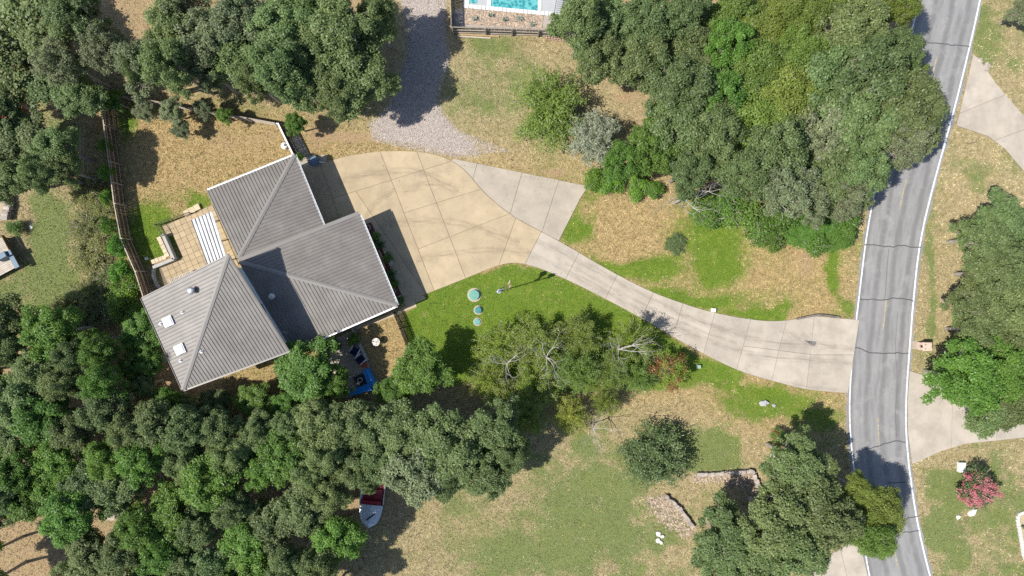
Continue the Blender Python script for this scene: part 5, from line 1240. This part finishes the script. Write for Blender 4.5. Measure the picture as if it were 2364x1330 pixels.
# ------------------------------------------------------------------ west neighbour: red canopy, deck, stone wall
t = empty('red_canopy', P(38, 250), .3, 'crumpled red canopy under the western oaks', 'canopy')
v = []; f = []
for i in range(9):
    for j in range(9): x, y = -1.1 + i * .28, -1.3 + j * .32; v.append((x + random.uniform(-.04, .04), y, 1.5 - .35 * (abs(x) ** 1.3) - .12 * abs(y) + random.uniform(-.07, .07)))
for i in range(8):
    for j in range(8): f.append((i * 9 + j, i * 9 + j + 1, i * 9 + j + 10, i * 9 + j + 9))
put(t, MB().add(v, f), 'cloth', 'tarp_red')
for x in (-1, 1):
    for y in (-1.2, 1.1): put(t, MB().tube([(x, y, 0), (x, y, 1.05)], [.025, .025], 6), 'leg', 'aluminium')
dk_ = empty('wooden_deck', P(20, 590), math.radians(28), 'raised weathered wooden deck of the western neighbour', 'deck')
for k in range(18): put(dk_, MB().box((-1.3 + k * .0, -1.55 + k * .175, .78), (4.6, .155, .05)), 'board', 'deck_wood')
put(dk_, MB().box((-1.3, 0, .66), (4.5, 3.0, .16)), 'frame', 'fence_brown')
for x in (-3.3, -1.3, .85):
    for y in (-1.4, 1.4): put(dk_, MB().box((x, y, .3), (.12, .12, .6)), 'post', 'fence_brown')
put(dk_, MB().bar((1.02, -1.6, 1.0), (1.02, 1.6, 1.0), .06, .4), 'skirt_board', 'fence_brown')
t = empty('covered_grill', P(14, 592, 1.0), math.radians(28), 'blue-grey covered grill standing on the wooden deck', 'grill')
t.location.z = .805; put(t, MB().box((0, 0, .45), (1.1, .6, .9), taper=.86), 'cover', 'tub_blue'); put(t, MB().box((.7, 0, .6), (.35, .5, .05)), 'side_shelf', 'tub_blue')
t = empty('deck_bench', P(34, 600, 1.0), math.radians(28 + 90), 'dark bench along the edge of the wooden deck', 'bench'); t.location.z = .805
put(t, MB().box((0, 0, .4), (1.7, .45, .06)), 'seat', 'tub_blue'); [put(t, MB().box((x, 0, .19), (.1, .4, .37)), 'leg', 'tub_blue') for x in (-.7, .7)]
wp2 = struct('west_patio', MB().prism([P2(*p) for p in [(-60, 430), (14, 436), (20, 470), (18, 490), (-60, 520)]], 0, .08).mesh('west_patio'), 'concrete_tan')
t = empty('stone_wall', P(24, 460), 0, 'curved dry stone wall around the western neighbour patio', 'stone wall'); r_ = random.Random(4)
for i, p in enumerate(resample(smooth_poly([(10, 432), (22, 444), (27, 465), (25, 490), (20, 505)], 2), 14)):
    for lay in range(3):
        bm = bmesh.new(); bmesh.ops.create_cube(bm, size=1)
        for v_ in bm.verts: v_.co += Vector((r_.uniform(-.12, .12), r_.uniform(-.12, .12), r_.uniform(-.1, .1)))
        me = bpy.data.meshes.new('stone'); bm.to_mesh(me); bm.free(); o = obj('stone', me, 'rock', t, P(*p) - t.location + Vector((r_.uniform(-.1, .1), 0, .12 + lay * .24)), r_.uniform(-.3, .3)); o.scale = (.6, .32, .24)
plant('patio_shrub', 'bush0', 30, 525, 20, 1.3, 'green shrub between the stone wall and the wooden deck', 'shrub')
# ------------------------------------------------------------------ roadside
t = empty('brick_mailbox', P(2124, 798), 0, 'pale brick mailbox pillar beside the road', 'mailbox')
bk = MB().box((0, 0, 0), (.25, .12, .075)).mesh('brick')
put(t, MB().box((0, 0, .58), (.60, .60, 1.1)), 'core', 'wall_grey')
for row in range(13):
    for k in range(4):
        az = k * math.pi / 2
        for j in range(2): d = .14 if j else -.14; d += .06 if row % 2 else -.06; o = obj('brick', bk, 'brick_pale', t, (math.cos(az) * .31 - math.sin(az) * d, math.sin(az) * .31 + math.cos(az) * d, .06 + row * .085), az + math.pi / 2)
put(t, MB().box((0, 0, 1.2), (.86, .86, .1), taper=.9), 'capstone', 'brick_pale'); put(t, MB().box((-.4, 0, .95), (.12, .22, .22)), 'mail_slot', 'dark_metal')
for y in (-.2, .2): put(t, MB().lathe([(.045, 1.25), (.045, 1.3), (.02, 1.33)], c=(-.22, y, 0), n=10), 'lamp_stub', 'dark_metal')
put(t, MB().box((-.6, .05, .03), (.5, .8, .06)), 'apron_slab', 'concrete_pale')
t = empty('fallen_branch', P(2243, 331), .1, 'thin fallen branch on the grass across the road', 'branch')
put(t, MB().tube([(-.5, 0, .03), (0, .04, .06), (.5, .1, .04)], [.03, .035, .02], 5).tube([(.2, .06, .05), (.45, .3, .1)], [.02, .01], 4), 'wood', 'bark_dark')
t = empty('low_rail', P(1868, 1322), 0, 'low dark rail at the edge of the southern neighbour drive', 'rail')
put(t, MB().bar((-.05, .15, .35), (.75, .35, .35), .08, .1).bar((-.05, .15, .35), (.3, -.5, .35), .08, .1), 'rail', 'fence_dark'); [put(t, MB().box((x, y, .2), (.08, .08, .4)), 'post', 'fence_dark') for x, y in ((-.05, .15), (.75, .35), (.3, -.5))]
# bed with white edging stones on the eastern lawn
t = empty('edging_bed', P(2364, 1240), 0, 'planting bed ringed with white edging stones on the eastern lawn', 'planting bed')
el = smooth_poly([(2400, 1178), (2364, 1181), (2350, 1186), (2346, 1195), (2352, 1225), (2358, 1260), (2362, 1288), (2372, 1296)], 1)
put(t, MB().prism([(P(*p).x - t.location.x, P(*p).y - t.location.y) for p in el + [(2420, 1300), (2420, 1178)]], 0, .06), 'soil', 'concrete_tan')
for i in range(len(resample(el, 22)) - 1):
    q = resample(el, 22); put(t, MB().bar(P(*q[i]) - t.location + Vector((0, 0, .1)), P(*q[i + 1]).lerp(P(*q[i]), .08) - t.location + Vector((0, 0, .1)), .24, .2), 'edging_stone', 'rock_white')
spiky('bed_plant', 2358, 1214, .3, 'small green tuft inside the white edged bed', 'palm_green', 12, .05)
t = empty('tyre', P(402, 104), 0, 'old pale tyre lying in the wood above the back lawn', 'tyre'); mb = MB(); mb.tube([(.3 * math.cos(a), .3 * math.sin(a), .12) for a in np.linspace(0, 2 * math.pi, 21)], [.11] * 21, 8); put(t, mb, 'tread', 'wall_grey'); put(t, MB().lathe([(.2, .06), (.2, .1)], n=14), 'rim', 'galv')
t = empty('cone_marker', P(338, 597), .4, 'small white triangular marker in the shade by the plank fence', 'marker'); put(t, MB().lathe([(.16, 0), (.02, .35)], n=3), 'body', 'white_paint'); put(t, MB().box((0, 0, .02), (.3, .3, .03)), 'base', 'white_paint')
t = empty('wooden_bench', P(256, 1190), .1, 'pale wooden seat in the clearing of the south-west wood', 'seat'); [put(t, MB().box((0, -.3 + k * .14, .42), (1.2, .12, .03)), 'slat', 'deck_wood') for k in range(5)]; [put(t, MB().box((x, 0, .2), (.08, .5, .4)), 'leg', 'deck_wood') for x in (-.5, .5)]; put(t, MB().box((0, .36, .65), (1.2, .05, .35)), 'backrest', 'deck_wood')

# bits of leaf and twig blown over the concrete and roofs' feet
def litter(poly, cnt, z):
    xs = [p[0] for p in poly]; ys = [p[1] for p in poly]; x = rng.uniform(min(xs), max(xs), cnt * 4); y = rng.uniform(min(ys), max(ys), cnt * 4); k_ = inpoly(x, y, poly); x, y = x[k_][:cnt], y[k_][:cnt]; k = len(x)
    p = np.stack([(x - CX) * S, -(y - CY) * S, np.full(k, z)], 1); return leaves(p, unit(np.array([[0, 0, 1.0]]) + rng.normal(0, .2, (k, 3))), rng.uniform(.04, .13, k), rng.uniform(.03, .07, k), rng.random(k))
vv, ff, tt = [], [], []; nvt = 0
for poly, cnt, z in ((APRON, 70, .10), (PAD, 30, .10), (LANE, 40, .10), (PATIO, 40, .09), ([(1480, 690), (1600, 720), (1570, 790), (1450, 730)], 50, .10), ([(1212, 612), (1300, 645), (1420, 705), (1570, 792), (1560, 778), (1420, 690), (1300, 632)], 120, .10), ([(1045, 366), (1358, 430), (1350, 442), (1060, 384)], 60, .10)):
    v_, f_, t_ = litter(poly, cnt, z); vv.append(v_); ff.append(f_ + nvt); tt.append(t_); nvt += len(v_)
o = obj('leaf_litter', np_mesh('leaf_litter', np.concatenate(vv), np.concatenate(ff), {'rnd': np.concatenate(tt)}), 'bark_dark'); tag(o, 'scattered dry leaves and twigs on the concrete', 'leaf litter', kind='stuff')

# ------------------------------------------------------------------ grass: short blades, green and dry
rng = np.random.default_rng(5)
def blades(name, cnt, label):
    x = rng.uniform(-56, 56, cnt); y = rng.uniform(-33, 33, cnt); px = x / S + CX; py = CY - y / S
    keep = np.ones(cnt, bool)
    RD = [(p[0], p[1]) for p in RLw] + [(p[0], p[1]) for p in RRw[::-1]]
    for poly in (APRON, PAD, LANE, RDRIVE_A, RDRIVE_B, RDRIVE_C, PATIO, RD, HOUSE_FOOT, [(735, 800), (812, 762), (850, 832), (870, 895), (800, 920), (770, 860)], [(1044, -180), (1335, -180), (1330, 88), (1044, 80)], [(843, 518), (857, 514), (933, 694), (916, 702)], [(817, 756), (908, 720), (978, 681), (984, 690), (960, 712), (824, 762)], [(690, 395), (757, 372), (750, 356), (722, 366), (690, 310), (668, 322)], [(-60, 430), (20, 436), (20, 490), (-60, 520)]):
        keep &= ~inpoly(px, py, poly)
    g, d, v = zones(x, y)
    patch = vnoise(x, y, 1.1, 21, 3); fine = vnoise(x, y, 4.0, 22, 2)
    keep &= rng.random(cnt) > np.clip(v * 1.05 + np.clip(d - .25, 0, 1) * 1.3 + (fine - .5) * .6, 0, .97)
    x, y, g, d, patch, fine = [q[keep] for q in (x, y, g, d, patch, fine)]; k = len(x)
    gg = np.clip((g + (patch - .5) * .9 + (fine - .5) * .7 - .5) * 2.2 + .5, 0, 1); isg = rng.random(k) < gg
    u = rng.random((k, 1))
    dry = np.array([.30, .24, .12]) * (1 - u) + np.array([.66, .56, .36]) * u
    dry = np.where(rng.random((k, 1)) < .22, np.array([.15, .145, .05]) * (.8 + .6 * u), dry)
    grn = np.array([.06, .115, .014]) * (1 - u) + np.array([.20, .285, .042]) * u
    grn = np.where(rng.random((k, 1)) < .12, np.array([.30, .28, .10]), grn)
    grn = np.where(patch[:, None] > .56, grn * np.array([1.25, 1.05, 1.0]), grn)
    mott = np.clip((vnoise(x, y, 2.3, 33, 3) - .5) * 3.2 + .55, 0, 1)[:, None]; dry = dry * (.58 + .55 * mott)
    lot = (rng.random(k) < lotw(x, y))[:, None]; dry = np.where(lot, dry * np.array([1.04, .96, .83]), dry); grn = np.where(lot, grn, grn * np.array([1.15, .98, 1.5]) + np.array([.03, .03, .025])); grn = grn * (.72 + .4 * mott)  # blades outside the lot whitened too, same painted veil
    col = np.where(isg[:, None], grn, dry)
    a = rng.uniform(0, 2 * np.pi, k); L = np.where(isg, rng.uniform(.06, .12, k), rng.uniform(.06, .16, k)); lean = rng.uniform(.35, .95, k); w_ = rng.uniform(.018, .042, k)
    dx, dy = np.cos(a), np.sin(a); sx, sy = -dy * w_, dx * w_
    b0 = np.stack([x - sx, y - sy, np.zeros(k)], 1); b1 = np.stack([x + sx, y + sy, np.zeros(k)], 1)
    tip = np.stack([x + dx * L * lean, y + dy * L * lean, L * np.sqrt(1.15 - lean ** 2)], 1)
    v_ = np.stack([b0, b1, tip], 1).reshape(-1, 3); f_ = np.arange(3 * k).reshape(-1, 3)
    o = obj(name, np_mesh(name, v_, f_, None, col), 'grass_blade'); tag(o, label, 'grass', kind='stuff')
blades('grass', 900000, 'short green and straw-coloured grass of the lawns and fields')
